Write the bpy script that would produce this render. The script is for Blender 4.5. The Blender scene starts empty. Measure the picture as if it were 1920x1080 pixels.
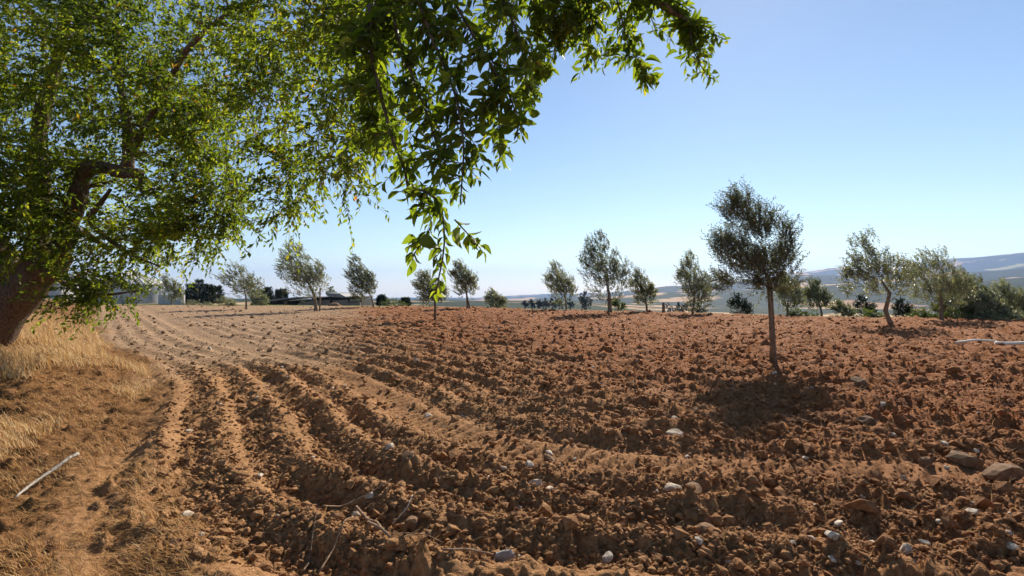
import bpy, math, random
import numpy as np
from mathutils import Vector, Matrix, Euler

# ------------------------------------------------------------------ camera, sky, sun, exposure
scene = bpy.context.scene
COL = scene.collection
R = math.radians
CAMZ, F = 1.6, 960.0                       # eye height in metres, focal length in photo pixels (1920 wide)

cam_d = bpy.data.cameras.new('camera')
cam = bpy.data.objects.new('camera', cam_d); COL.objects.link(cam)
cam.location = (0, 0, CAMZ); cam.rotation_euler = (R(90), 0, 0)
cam_d.sensor_width = 36; cam_d.lens = 18.0
cam_d.clip_start = 0.05; cam_d.clip_end = 40000
scene.camera = cam

SUN_EL, SUN_AZ = R(32.5), R(23)              # azimuth clockwise from the view direction (+Y)
world = bpy.data.worlds.new('World'); scene.world = world; world.use_nodes = True
wn = world.node_tree.nodes; wl = world.node_tree.links
sky = wn.new('ShaderNodeTexSky'); sky.sky_type = 'NISHITA'; sky.sun_disc = False
sky.sun_elevation = SUN_EL; sky.sun_rotation = SUN_AZ
sky.air_density = 1.0; sky.dust_density = 0.08; sky.ozone_density = 1.6; sky.altitude = 300
wl.new(sky.outputs[0], wn['Background'].inputs[0]); wn['Background'].inputs[1].default_value = 0.072

sun_d = bpy.data.lights.new('sun', 'SUN'); sun_d.energy = 5.0; sun_d.angle = R(0.53); sun_d.color = (1.0, 0.91, 0.77)
sun = bpy.data.objects.new('sun', sun_d); COL.objects.link(sun)
SUNV = Vector((math.sin(SUN_AZ)*math.cos(SUN_EL), math.cos(SUN_AZ)*math.cos(SUN_EL), math.sin(SUN_EL)))
sun.rotation_euler = (-SUNV).to_track_quat('-Z', 'Y').to_euler()
sun.location = (20, 40, 40)

scene.view_settings.view_transform = 'Standard'; scene.view_settings.look = 'None'
scene.view_settings.gamma = 1.0; scene.view_settings.use_curve_mapping = False
scene.view_settings.exposure = 0.85
cy = scene.cycles
cy.use_adaptive_sampling = True; cy.adaptive_threshold = 0.03; cy.adaptive_min_samples = 16
cy.use_denoising = True; cy.denoiser = 'OPENIMAGEDENOISE'; cy.time_limit = 700
cy.max_bounces = 6; cy.diffuse_bounces = 2; cy.glossy_bounces = 2; cy.transmission_bounces = 4
cy.transparent_max_bounces = 6; cy.volume_bounces = 0
cy.sample_clamp_indirect = 6

# ------------------------------------------------------------------ helpers
rng = np.random.default_rng(7)
random.seed(7)
def lerp(a, b, t): return a + (b - a) * t
def sstep(a, b, x):
    t = np.clip((np.asarray(x, float) - a) / (b - a), 0, 1); return t*t*(3 - 2*t)
def nrm(v): return v / np.maximum(np.linalg.norm(v, axis=-1, keepdims=True), 1e-9)
def hash2(ix, iy, seed):
    h = (ix.astype(np.int64)*374761393 + iy.astype(np.int64)*668265263 + seed*974711) & 0xFFFFFFFF
    h = ((h ^ (h >> 13)) * 1274126177) & 0xFFFFFFFF
    h = h ^ (h >> 16)
    return (h & 0xFFFFFF) / float(0xFFFFFF)
def vnoise(x, y, seed=0):
    x = np.asarray(x, float); y = np.asarray(y, float)
    ix = np.floor(x); iy = np.floor(y); fx = x - ix; fy = y - iy
    fx = fx*fx*fx*(fx*(fx*6-15)+10); fy = fy*fy*fy*(fy*(fy*6-15)+10)
    a = hash2(ix, iy, seed); b = hash2(ix+1, iy, seed); c = hash2(ix, iy+1, seed); d = hash2(ix+1, iy+1, seed)
    return lerp(lerp(a, b, fx), lerp(c, d, fx), fy) * 2 - 1
def fbm(x, y, s, seed=0, octv=3):
    t = 0; a = 1.0; f = 1.0 / s
    for i in range(octv):
        t = t + a * vnoise(x*f + 13.7*i, y*f - 7.1*i, seed + i); a *= 0.5; f *= 2.03
    return t
def cells(x, y, s, seed=0):
    """rounded lumps: distance to the nearest jittered point, as a dome 0..1 with random height"""
    x = np.asarray(x, float)/s; y = np.asarray(y, float)/s
    ix = np.floor(x); iy = np.floor(y); best = np.full(x.shape, 9.0); hh = np.zeros(x.shape); tl = np.zeros(x.shape)
    for dx in (-1, 0, 1):
        for dy in (-1, 0, 1):
            cx = ix+dx; cyy = iy+dy
            px = cx + hash2(cx, cyy, seed); py = cyy + hash2(cx, cyy, seed+1); rr = hash2(cx, cyy, seed+2); ta = hash2(cx, cyy, seed+3)*6.283
            d = np.hypot(x-px, y-py)
            m = d < best
            best = np.where(m, d, best); hh = np.where(m, rr, hh); tl = np.where(m, (x-px)*np.cos(ta) + (y-py)*np.sin(ta), tl)
    dome = np.sqrt(np.clip(1 - (best/0.72)**2, 0, 1)); plat = np.clip((1 - best/0.70)*2.6, 0, 1)
    return np.clip(0.4*dome + plat*(0.6 + 0.9*tl), 0, 1.3) * hh*hh*1.25

def mesh_np(name, verts, faces, mat=None, smooth=True, attrs=None):
    verts = np.asarray(verts, np.float32); faces = np.asarray(faces, np.int32)
    me = bpy.data.meshes.new(name)
    n, k = faces.shape
    me.vertices.add(len(verts)); me.vertices.foreach_set('co', verts.ravel())
    me.loops.add(n*k); me.loops.foreach_set('vertex_index', faces.ravel())
    me.polygons.add(n); me.polygons.foreach_set('loop_start', np.arange(0, n*k, k, dtype=np.int32))
    me.polygons.foreach_set('loop_total', np.full(n, k, np.int32))
    me.polygons.foreach_set('use_smooth', np.full(n, smooth, bool))
    for an, av in (attrs or {}).items():
        a = me.attributes.new(an, 'FLOAT', 'POINT'); a.data.foreach_set('value', np.asarray(av, np.float32))
    me.update(calc_edges=True)
    if mat: me.materials.append(mat)
    return me
def link(name, me, parent=None, loc=None):
    o = bpy.data.objects.new(name, me); COL.objects.link(o)
    if parent is not None: o.parent = parent
    if loc is not None: o.location = loc
    return o
def tag(o, label=None, cat=None, group=None, kind=None):
    if label: o['label'] = label
    if cat: o['category'] = cat
    if group: o['group'] = group
    if kind: o['kind'] = kind
    return o
def empty(name, loc, label, cat, group=None):
    o = link(name, None, None, loc); o.empty_display_size = 0.2
    return tag(o, label, cat, group)
class MB:
    """collects quads/tris pieces (all padded to quads) into one mesh"""
    def __init__(s): s.v = []; s.f = []; s.t = []; s.n = 0
    def add(s, v, f, tint=None):
        v = np.asarray(v, float).reshape(-1, 3); f = np.asarray(f, int)
        s.v.append(v); s.f.append(f + s.n); s.n += len(v)
        s.t.append(np.full(len(v), 0.5) if tint is None else np.broadcast_to(tint, (len(v),)))
    def box(s, lo, hi, rz=0, c=None):
        lo = np.array(lo, float); hi = np.array(hi, float)
        v = np.array([[(lo, hi)[i][0], (lo, hi)[j][1], (lo, hi)[k][2]] for i in (0, 1) for j in (0, 1) for k in (0, 1)])
        if rz:
            m = v.mean(0) if c is None else np.array(c); cs, sn = math.cos(rz), math.sin(rz); w = v - m
            v = np.stack([w[:, 0]*cs - w[:, 1]*sn, w[:, 0]*sn + w[:, 1]*cs, w[:, 2]], 1) + m
        s.add(v, [[0, 1, 3, 2], [4, 6, 7, 5], [0, 4, 5, 1], [2, 3, 7, 6], [0, 2, 6, 4], [1, 5, 7, 3]])
    def tube(s, pts, rad, sides=6, cap=True, wob=0.0):
        pts = np.asarray(pts, float); n = len(pts); rad = np.broadcast_to(np.asarray(rad, float), (n,))
        tan = np.gradient(pts, axis=0); tan = nrm(tan)
        ref = np.array([0, 0, 1.0]) if abs(tan[0][2]) < 0.9 else np.array([1.0, 0, 0])
        v = []; u0 = nrm(np.cross(tan[0], ref))
        for i in range(n):
            u0 = nrm(u0 - tan[i]*np.dot(u0, tan[i])); w = np.cross(tan[i], u0)
            a = np.linspace(0, 2*math.pi, sides, endpoint=False)
            rr = rad[i] * (1 + (rng.uniform(-wob, wob, sides) if wob else 0))
            v.append(pts[i] + np.outer(np.cos(a)*rr, u0) + np.outer(np.sin(a)*rr, w))
        v = np.concatenate(v); f = []
        for i in range(n-1):
            for j in range(sides):
                k = (j+1) % sides; f.append([i*sides+j, i*sides+k, (i+1)*sides+k, (i+1)*sides+j])
        v = np.vstack([v, pts[0], pts[-1]])
        if cap:
            c0, c1 = n*sides, n*sides+1
            for j in range(0, sides):
                k = (j+1) % sides
                f.append([c0, k, j, j]); f.append([c1, (n-1)*sides+j, (n-1)*sides+k, (n-1)*sides+k])
        s.add(v, f)
    def mesh(s, name, mat, smooth=True):
        v = np.concatenate(s.v); f = np.concatenate(s.f)
        me = bpy.data.meshes.new(name)
        fl = [tuple(dict.fromkeys(q)) for q in f.tolist()]
        me.from_pydata(v.tolist(), [], fl); me.update()
        me.polygons.foreach_set('use_smooth', np.full(len(me.polygons), smooth, bool))
        a = me.attributes.new('tint', 'FLOAT', 'POINT'); a.data.foreach_set('value', np.concatenate(s.t).astype(np.float32))
        if mat: me.materials.append(mat)
        return me
    def build(s, name, mat, parent=None, smooth=True): return link(name, s.mesh(name, mat, smooth), parent)

# ------------------------------------------------------------------ materials
def new_mat(name):
    m = bpy.data.materials.new(name); m.use_nodes = True
    nt = m.node_tree; nt.nodes.clear(); out = nt.nodes.new('ShaderNodeOutputMaterial')
    return m, nt, out
def ramp(nt, fac, stops):
    r = nt.nodes.new('ShaderNodeValToRGB'); e = r.color_ramp.elements
    while len(e) > 1: e.remove(e[0])
    e[0].position = stops[0][0]; e[0].color = (*stops[0][1], 1)
    for p, c in stops[1:]:
        k = e.new(p); k.color = (*c, 1)
    nt.links.new(fac, r.inputs[0]); return r.outputs[0]
def noise(nt, scale, detail=4, rough=0.55, vec=None):
    n = nt.nodes.new('ShaderNodeTexNoise'); n.inputs['Scale'].default_value = scale
    n.inputs['Detail'].default_value = detail; n.inputs['Roughness'].default_value = rough
    if vec is None:
        g = nt.nodes.new('ShaderNodeNewGeometry'); vec = g.outputs['Position']
    nt.links.new(vec, n.inputs['Vector']); return n.outputs['Fac']
def attr(nt, name):
    a = nt.nodes.new('ShaderNodeAttribute'); a.attribute_name = name; return a.outputs['Fac']
def mixc(nt, fac, a, b, mode='MIX'):
    m = nt.nodes.new('ShaderNodeMix'); m.data_type = 'RGBA'; m.blend_type = mode
    for s, i in ((fac, 0), (a, 6), (b, 7)):
        if isinstance(s, (int, float)): m.inputs[i].default_value = s
        elif isinstance(s, tuple): m.inputs[i].default_value = (*s, 1)
        else: nt.links.new(s, m.inputs[i])
    return m.outputs[2]
def princ(nt, out, col, rough=0.9, spec=0.2, bump=None, bstr=0.3, bdist=0.02, metal=0.0):
    p = nt.nodes.new('ShaderNodeBsdfPrincipled')
    if isinstance(col, tuple): p.inputs['Base Color'].default_value = (*col, 1)
    else: nt.links.new(col, p.inputs['Base Color'])
    p.inputs['Roughness'].default_value = rough; p.inputs['Specular IOR Level'].default_value = spec
    p.inputs['Metallic'].default_value = metal
    if bump is not None:
        b = nt.nodes.new('ShaderNodeBump'); b.inputs['Strength'].default_value = bstr; b.inputs['Distance'].default_value = bdist
        nt.links.new(bump, b.inputs['Height']); nt.links.new(b.outputs[0], p.inputs['Normal'])
    nt.links.new(p.outputs[0], out.inputs[0]); return p
def simple(name, c1, c2, scale=8, rough=0.9, spec=0.2, bstr=0.3, bdist=0.01, metal=0.0):
    m, nt, out = new_mat(name)
    n = noise(nt, scale, 5)
    princ(nt, out, ramp(nt, n, [(0.3, c1), (0.7, c2)]), rough, spec, n, bstr, bdist, metal); return m
def leaf_mat(name, stops, tcol, tfac, rough=0.5, spec=0.35):
    m, nt, out = new_mat(name)
    t = attr(nt, 'tint')
    col = ramp(nt, t, stops)
    p = nt.nodes.new('ShaderNodeBsdfPrincipled'); nt.links.new(col, p.inputs['Base Color'])
    p.inputs['Roughness'].default_value = rough; p.inputs['Specular IOR Level'].default_value = spec
    tr = nt.nodes.new('ShaderNodeBsdfTranslucent')
    nt.links.new(mixc(nt, 1.0, col, tcol, 'MULTIPLY'), tr.inputs[0])
    mx = nt.nodes.new('ShaderNodeMixShader'); mx.inputs[0].default_value = tfac
    nt.links.new(p.outputs[0], mx.inputs[1]); nt.links.new(tr.outputs[0], mx.inputs[2]); nt.links.new(mx.outputs[0], out.inputs[0])
    return m

# soil: tan sandy loam near the verge, redder clay to the right, grey-tan worked ground far left
def soil_mat(name, fine=1.0, tint_only=False):
    m, nt, out = new_mat(name)
    n1 = noise(nt, 0.9, 4); n2 = noise(nt, 22*fine, 6, 0.65); n3 = noise(nt, 120*fine, 3, 0.6)
    tan = ramp(nt, n2, [(0.28, (0.175, 0.086, 0.037)), (0.5, (0.325, 0.172, 0.078)), (0.75, (0.45, 0.26, 0.128))])
    red = ramp(nt, n2, [(0.28, (0.14, 0.051, 0.020)), (0.5, (0.26, 0.106, 0.042)), (0.75, (0.37, 0.165, 0.072))])
    pale = ramp(nt, n2, [(0.28, (0.20, 0.122, 0.068)), (0.5, (0.32, 0.205, 0.12)), (0.75, (0.42, 0.28, 0.175))])
    c = mixc(nt, attr(nt, 'red'), tan, red)
    c = mixc(nt, attr(nt, 'pale'), c, pale)
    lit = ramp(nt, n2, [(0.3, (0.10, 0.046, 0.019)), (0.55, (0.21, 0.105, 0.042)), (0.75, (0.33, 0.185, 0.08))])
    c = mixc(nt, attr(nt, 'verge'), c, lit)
    weed = ramp(nt, n1, [(0.35, (0.10, 0.12, 0.035)), (0.65, (0.26, 0.20, 0.085))])
    c = mixc(nt, attr(nt, 'beyond'), c, weed)
    c = mixc(nt, 0.35, c, ramp(nt, n1, [(0.3, (0.75, 0.75, 0.75)), (0.7, (1.2, 1.15, 1.1))]), 'MULTIPLY')
    hsum = nt.nodes.new('ShaderNodeMath'); hsum.operation = 'MULTIPLY_ADD'; hsum.inputs[1].default_value = 0.4
    nt.links.new(n3, hsum.inputs[0]); nt.links.new(n2, hsum.inputs[2])
    princ(nt, out, c, 0.95, 0.1, hsum.outputs[0], 0.8, 0.04)
    return m
M_SOIL = soil_mat('ploughed_soil')
M_STONE = simple('pale_stone', (0.28, 0.20, 0.13), (0.60, 0.50, 0.39), 26, 0.85, 0.25, 0.4, 0.01)
M_BROWNSTONE = simple('brown_stone', (0.11, 0.058, 0.028), (0.24, 0.135, 0.07), 22, 0.9, 0.2, 0.4, 0.01)
M_STRAW = leaf_mat('dry_straw', [(0.0, (0.26, 0.12, 0.04)), (0.5, (0.46, 0.27, 0.10)), (1.0, (0.66, 0.49, 0.27))], (1.0, 0.87, 0.66), 0.35, 0.7, 0.2)
M_LEAF = leaf_mat('broad_leaf', [(0.0, (0.034, 0.056, 0.011)), (0.5, (0.088, 0.124, 0.018)), (0.88, (0.19, 0.22, 0.030)), (0.94, (0.22, 0.17, 0.03)), (1.0, (0.20, 0.075, 0.02))], (2.7, 2.6, 0.8), 0.54)
M_OLIVE = leaf_mat('olive_leaf', [(0.0, (0.055, 0.066, 0.037)), (0.5, (0.145, 0.16, 0.10)), (0.85, (0.31, 0.325, 0.235)), (1.0, (0.27, 0.24, 0.09))], (1.6, 1.55, 0.8), 0.34, 0.40, 0.5)
M_DARKLEAF = leaf_mat('dark_conifer', [(0.0, (0.010, 0.018, 0.010)), (1.0, (0.030, 0.046, 0.022))], (1.2, 1.3, 0.7), 0.15)
M_SHRUB = leaf_mat('green_shrub', [(0.0, (0.05, 0.075, 0.022)), (1.0, (0.14, 0.17, 0.06))], (1.6, 1.6, 0.8), 0.3)
def bark_mat(name, a, b):
    m, nt, out = new_mat(name)
    g = nt.nodes.new('ShaderNodeNewGeometry'); mp = nt.nodes.new('ShaderNodeMapping'); mp.inputs['Scale'].default_value = (1, 1, 0.3)
    nt.links.new(g.outputs['Position'], mp.inputs[0])
    n = noise(nt, 28, 6, 0.65, mp.outputs[0]); princ(nt, out, ramp(nt, n, [(0.3, a), (0.7, b)]), 0.9, 0.15, n, 0.9, 0.03); return m
M_BARK = bark_mat('rough_bark', (0.055, 0.036, 0.025), (0.23, 0.16, 0.115))
M_TWIG = bark_mat('twig_bark', (0.07, 0.05, 0.035), (0.22, 0.17, 0.12))
M_OBARK = bark_mat('olive_bark', (0.10, 0.075, 0.05), (0.28, 0.21, 0.145))
M_STAKE = bark_mat('stake_wood', (0.12, 0.085, 0.055), (0.30, 0.22, 0.15))
M_DRYWOOD = bark_mat('bleached_wood', (0.30, 0.25, 0.20), (0.58, 0.52, 0.45))
M_ROOT = bark_mat('root_bark', (0.17, 0.10, 0.06), (0.42, 0.28, 0.18))
M_PIPE = simple('cream_plastic', (0.68, 0.60, 0.48), (0.78, 0.70, 0.58), 4, 0.5, 0.4, 0.05)

# ------------------------------------------------------------------ terrain
def U(px): return (px - 960.0) / F
def at(px, py, depth): return np.array([U(px)*depth, depth, CAMZ + (540.0 - py)/F*depth])
CU = [U(p) for p in (-300, 300, 876, 1000, 1144, 1300, 1540, 1920, 2300)]
CD = [48, 46.5, 40, 36.5, 34, 31, 27, 24.4, 23]
def crest_s(x, y):
    u = np.clip(x / np.maximum(y, 0.5), -1.5, 1.5)
    return np.where(y > 0.5, y - np.interp(u, CU, CD), -10)
def dA(x, y): return (x + 2.55)*0.78 + (y - 3.3)*0.63 - 0.75*np.exp(-((np.asarray(y, float) - 9.5)/4.0)**2)
def macro(x, y):
    x = np.asarray(x, float); y = np.asarray(y, float)
    s = crest_s(x, y); u = np.clip(x / np.maximum(y, 0.5), -1.5, 1.5)
    k = np.interp(u, [U(300), U(700), U(1000), U(1300), U(1920)], [0.02, 0.03, 0.045, 0.075, 0.12])
    drop = k * np.where(s > 0, np.where(s < 3, s*s/6, s - 1.5), 0)
    bank = (0.40*sstep(0.0, 2.0, -dA(x, y)) + 0.22*sstep(1.2, 5.0, -dA(x, y)))*sstep(2.5, 8, y) * sstep(-3, 2, y)
    return -drop + bank
def zones(x, y):
    s = crest_s(x, y); a = dA(x, y)
    wob = fbm(x, y, 2.2, 40, 3)
    verge = sstep(0.25, -0.35, a + 0.35*wob)
    far = sstep(8.5, 14, y - 0.25*x + 1.2*wob)
    pale = sstep(-2.2, 3.0, -x - 4.6 - (y - 13)*0.27 + 1.5*wob) * far
    red = sstep(-3.5, 5.5, x*0.9 + (y - 5)*0.55 - 1.2 + 1.0*wob) * (1 - 0.7*pale)
    beyond = sstep(0.0, 2.5, s + wob)
    return verge, pale, red, beyond
def rowf(x, y):
    a = dA(x, y); b = y - 2.0 + 0.05*x
    k = 1.6
    h = np.clip(0.5 + 0.5*(b - a)/k, 0, 1)
    return lerp(b, a, h) - k*h*(1 - h)
SP, TRK = 0.52, 2.62
def micro(x, y):
    """ploughing relief"""
    x = np.asarray(x, float); y = np.asarray(y, float)
    verge, pale, red, beyond = zones(x, y)
    r = np.hypot(x, y)
    f = rowf(x + 0.06*fbm(x, y, 0.9, 3, 2), y + 0.06*fbm(x, y, 0.9, 5, 2))
    sp = SP
    ph = f/sp
    w = ph - np.floor(ph)
    idx = np.floor(ph)
    prof = np.where(w < 0.62, np.sin(np.pi*w/0.62), -0.55*np.sin(np.pi*(w-0.62)/0.38))      # broad ridge, narrow furrow
    ramp_ = 0.6 + 0.4*hash2(idx, idx*0, 9)
    amp = 0.125*ramp_*(1 - 0.60*pale)*(1 - 0.30*sstep(0.3, 1.0, red))*(1 - 0.5*sstep(-0.6, 2.2, x))*(1 - verge)
    amp = amp*(0.8 + 0.4*fbm(x, y, 1.3, 11, 2))
    track = np.exp(-((f - TRK)/0.32)**2) * (1 - verge)          # compacted wheel strip
    amp = amp*(1 - 0.85*track)
    lump = 1 - 0.85*track
    rough = (0.62 + 0.5*red)*(1 - 0.45*pale)
    d = amp*prof - 0.04*track
    d = d + rough*lump*(0.034*fbm(x, y, 0.55, 20, 3))
    flank = np.maximum(sstep(0.62, 0.8, w), sstep(0.42, 0.2, w))   # crumbs lie in the furrow and on its camera-side flank
    side = np.clip(0.12 + 0.85*flank + 0.45*fbm(x, y, 0.7, 33, 2), 0.08, 1.5)
    side = np.maximum(side, 0.6*red)
    d = d + rough*lump*side*(0.055*cells(x, y, 0.17, 50) + 0.052*cells(x, y, 0.085, 60))
    d = d + (0.25 + 0.75*lump)*(0.35 + 0.65*np.minimum(side, 1))*0.030*cells(x, y, 0.048, 70)*np.clip(1.8 - r/14, 0.25, 1)
    d = d + 0.035*cells(x, y, 0.36, 80)*red*lump
    d = d + track*0.014*np.sign(np.sin((x*0.63 + y*-0.78)*2*np.pi/0.16)) + 0.006*track*vnoise(x/.03, y/.03, 99)
    dv = 0.06*fbm(x, y, 0.8, 90, 3) + 0.022*fbm(x, y, 0.12, 95, 2) + 0.04*cells(x, y, 0.10, 97) + 0.025*cells(x, y, 0.05, 98)
    d = lerp(d, dv, verge)
    return d * (1 - 0.6*beyond)
def height(x, y): return macro(x, y) + micro(x, y)
def hz(x, y): return float(height(np.array([x]), np.array([y]))[0])
def ground_at(px, py):
    d = CAMZ*F/(py - 540.0); x = U(px)*d
    for _ in range(12):
        z = float(macro(np.array([x]), np.array([d]))[0]); d = lerp(d, (CAMZ - z)*F/(py - 540.0), 0.6); x = U(px)*d
    return x, d

# near field sheet: rings that widen with distance
STEP = 0.0045
az = np.concatenate([np.arange(-math.pi, -1.02, 0.035), np.arange(-1.02, 1.02, STEP), np.arange(1.02, math.pi - 0.01, 0.035)])
rr = np.concatenate([np.array([0.02]), np.arange(0.3, 2.0, 0.12), np.exp(np.arange(math.log(2.0), math.log(70), STEP*1.05))])
RR, AA = np.meshgrid(rr, az, indexing='ij')
X = RR*np.sin(AA); Y = RR*np.cos(AA)
Z = height(X, Y) - 0.6*sstep(60, 69, RR)
na, nr = len(az), len(rr)
ii, jj = np.meshgrid(np.arange(nr-1), np.arange(na), indexing='ij')
j2 = (jj+1) % na
faces = np.stack([ii*na+jj, (ii+1)*na+jj, (ii+1)*na+j2, ii*na+j2], -1).reshape(-1, 4)[:, ::-1]
vg, pl, rd, by = zones(X.ravel(), Y.ravel())
me = mesh_np('ploughed_field', np.stack([X, Y, Z], -1).reshape(-1, 3), faces, M_SOIL, True, {'verge': vg, 'pale': pl, 'red': rd, 'beyond': by})
fld = link('ploughed_field', me); tag(fld, kind='structure')

# wide ground out to the mountains
RIDGE = {  # distance: skyline (photo x, photo y) seen from the field
    620: [(-400, 560), (300, 561), (700, 563), (960, 563), (1080, 564), (1180, 571), (1290, 577), (1500, 584), (1920, 588), (2300, 588)],
    1500: [(-400, 562), (700, 564), (960, 564), (1150, 560), (1240, 551), (1340, 547), (1500, 538), (1600, 533), (1700, 541), (1800, 531), (1920, 520), (2300, 518)],
    2900: [(-400, 562), (700, 562), (960, 560), (1100, 552), (1240, 536), (1340, 532), (1500, 518), (1620, 519), (1750, 514), (1850, 506), (1920, 500), (2300, 496)],
    5600: [(-400, 560), (700, 561), (900, 559), (960, 557), (1060, 553), (1240, 543), (1400, 527), (1500, 510), (1530, 506), (1560, 500), (1605, 507), (1690, 496), (1790, 483), (1920, 475), (2300, 470)]}
def wide(r, a):
    ac = np.clip(a, -1.0, 0.98); px = 960 + F*np.tan(ac)
    x = r*np.sin(a); y = r*np.cos(a)
    zr = {}
    for d, pts in RIDGE.items():
        p = np.array(pts); yy = np.interp(px, p[:, 0], p[:, 1])
        zr[d] = CAMZ + (540 - yy)/F*d*np.cos(ac)
    near = macro(x, y)
    dist = np.array([70, 170, 330, 620, 1000, 1500, 2100, 2900, 4000, 5600, 8000], float)
    z70 = macro(70*np.sin(a), 70*np.cos(a))
    zs = np.stack([z70, lerp(z70, zr[620], 0.42)-0.6, lerp(z70, zr[620], 0.75)-1.0, zr[620], np.minimum(zr[620], zr[1500])-12, zr[1500],
                   np.minimum(zr[1500], zr[2900])-28, zr[2900], np.minimum(zr[2900], zr[5600])-45, zr[5600], zr[5600]-160], 0)
    k = np.clip(np.searchsorted(dist, r) - 1, 0, len(dist)-2)
    t = (r - dist[k])/(dist[k+1]-dist[k]); t = np.clip(t, 0, 1); ts = t*t*(3-2*t); ts = lerp(t, ts, 0.75)
    idx = np.indices(k.shape)
    z0 = np.take_along_axis(zs, k[None], 0)[0]; z1 = np.take_along_axis(zs, (k+1)[None], 0)[0]
    z = lerp(z0, z1, ts)
    z = z + np.clip((r-250)/2500, 0, 1.2)*(10*fbm(x, y, 420, 5, 4) + 9*fbm(x, y, 1500, 8, 2)*np.clip((r-3500)/2000, 0, 1))
    return np.where(r < 70, near - 0.3*sstep(69, 58, r) , z)
ga = np.concatenate([np.arange(-math.pi, -0.95, 0.03), np.arange(-0.95, 0.95, 0.009), np.arange(0.95, math.pi-0.01, 0.03)])
gr = np.concatenate([[0.5, 10, 30], np.arange(45, 75, 1.5), np.exp(np.linspace(math.log(75), math.log(9000), 170))])
GR, GA = np.meshgrid(gr, ga, indexing='ij')
GZ = wide(GR, GA)
GX, GY = GR*np.sin(GA), GR*np.cos(GA)
na, nr = len(ga), len(gr)
ii, jj = np.meshgrid(np.arange(nr-1), np.arange(na), indexing='ij'); j2 = (jj+1) % na
faces = np.stack([ii*na+jj, (ii+1)*na+jj, (ii+1)*na+j2, ii*na+j2], -1).reshape(-1, 4)[:, ::-1]
m, nt, out = new_mat('countryside')
na_ = noise(nt, 0.0042, 5, 0.55); nb = noise(nt, 0.02, 4, 0.6); nc = noise(nt, 0.0016, 3, 0.5)
fieldc = ramp(nt, nc, [(0.36, (0.34, 0.20, 0.10)), (0.46, (0.50, 0.34, 0.19)), (0.54, (0.42, 0.26, 0.15)), (0.64, (0.34, 0.30, 0.11))])
woodc = ramp(nt, nb, [(0.3, (0.012, 0.022, 0.014)), (0.7, (0.035, 0.05, 0.025))])
wmask = ramp(nt, na_, [(0.42, (0, 0, 0)), (0.46, (1, 1, 1))])
c = mixc(nt, wmask, fieldc, woodc)
g = nt.nodes.new('ShaderNodeNewGeometry'); ln = nt.nodes.new('ShaderNodeVectorMath'); ln.operation = 'LENGTH'; nt.links.new(g.outputs['Position'], ln.inputs[0])
mr = nt.nodes.new('ShaderNodeMapRange'); mr.inputs[1].default_value = 120; mr.inputs[2].default_value = 320; nt.links.new(ln.outputs['Value'], mr.inputs[0])
nearc = ramp(nt, noise(nt, 0.05, 4), [(0.4, (0.16, 0.155, 0.06)), (0.6, (0.33, 0.245, 0.14))])
c = mixc(nt, mr.outputs[0], nearc, c)
princ(nt, out, c, 0.95, 0.05)
go = link('ground', mesh_np('ground', np.stack([GX, GY, GZ], -1).reshape(-1, 3), faces, m, True)); tag(go, kind='structure')
def wz(x, y):
    return float(wide(np.array([math.hypot(x, y)]), np.array([math.atan2(x, y)]))[0])
def gz(x, y): return hz(x, y) if math.hypot(x, y) < 60 else wz(x, y)

# ------------------------------------------------------------------ foliage machinery
LEAF_DI = (np.array([[0, 0, 0], [0.5, 0.5, 0.05], [1, 0, -0.05], [0.5, -0.5, 0.05]]), np.array([[0, 3, 2, 1]]))
LEAF_LO = (np.array([[0, 0, 0], [0.5, 0.5, 0.10], [0.45, -0.5, 0.10], [1, 0, -0.08], [0.5, 0, -0.02]]), np.array([[0, 2, 3, 4], [0, 4, 3, 1]]))
def leaf_hi(curl=0.25, fold=0.22, twist=0.0):
    st = np.array([0, 0.16, 0.38, 0.62, 0.84, 1.0]); wd = np.array([0.03, 0.62, 1.0, 0.92, 0.50, 0.02])*0.5
    v = []
    for t, w in zip(st, wd):
        z = -curl*t*t; tw = twist*t
        for sgn in (-1, 0, 1):
            yy = sgn*w; v.append([t, yy*math.cos(tw), z + fold*abs(yy) + yy*math.sin(tw)])
    f = []
    for i in range(5):
        for j in range(2): f.append([i*3+j, (i+1)*3+j, (i+1)*3+j+1, i*3+j+1])
    return np.array(v), np.array(f)
def frames(ax, up):
    ax = nrm(ax); y = nrm(np.cross(up, ax)); z = np.cross(ax, y); return np.stack([ax, y, z], -1)     # columns
def leaves_mesh(name, pos, ax, up, ln, wd, tint, mat, tmpl=LEAF_LO):
    tv, tf = tmpl; n = len(pos)
    fr = frames(ax, up)
    sc = np.stack([ln, wd, ln], -1)
    loc = tv[None]*sc[:, None, :]
    v = np.einsum('nij,nkj->nki', fr, loc) + pos[:, None, :]
    f = tf[None] + (np.arange(n)*len(tv))[:, None, None]
    return mesh_np(name, v.reshape(-1, 3), f.reshape(-1, tf.shape[1]), mat, False, {'tint': np.repeat(tint, len(tv))})
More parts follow.
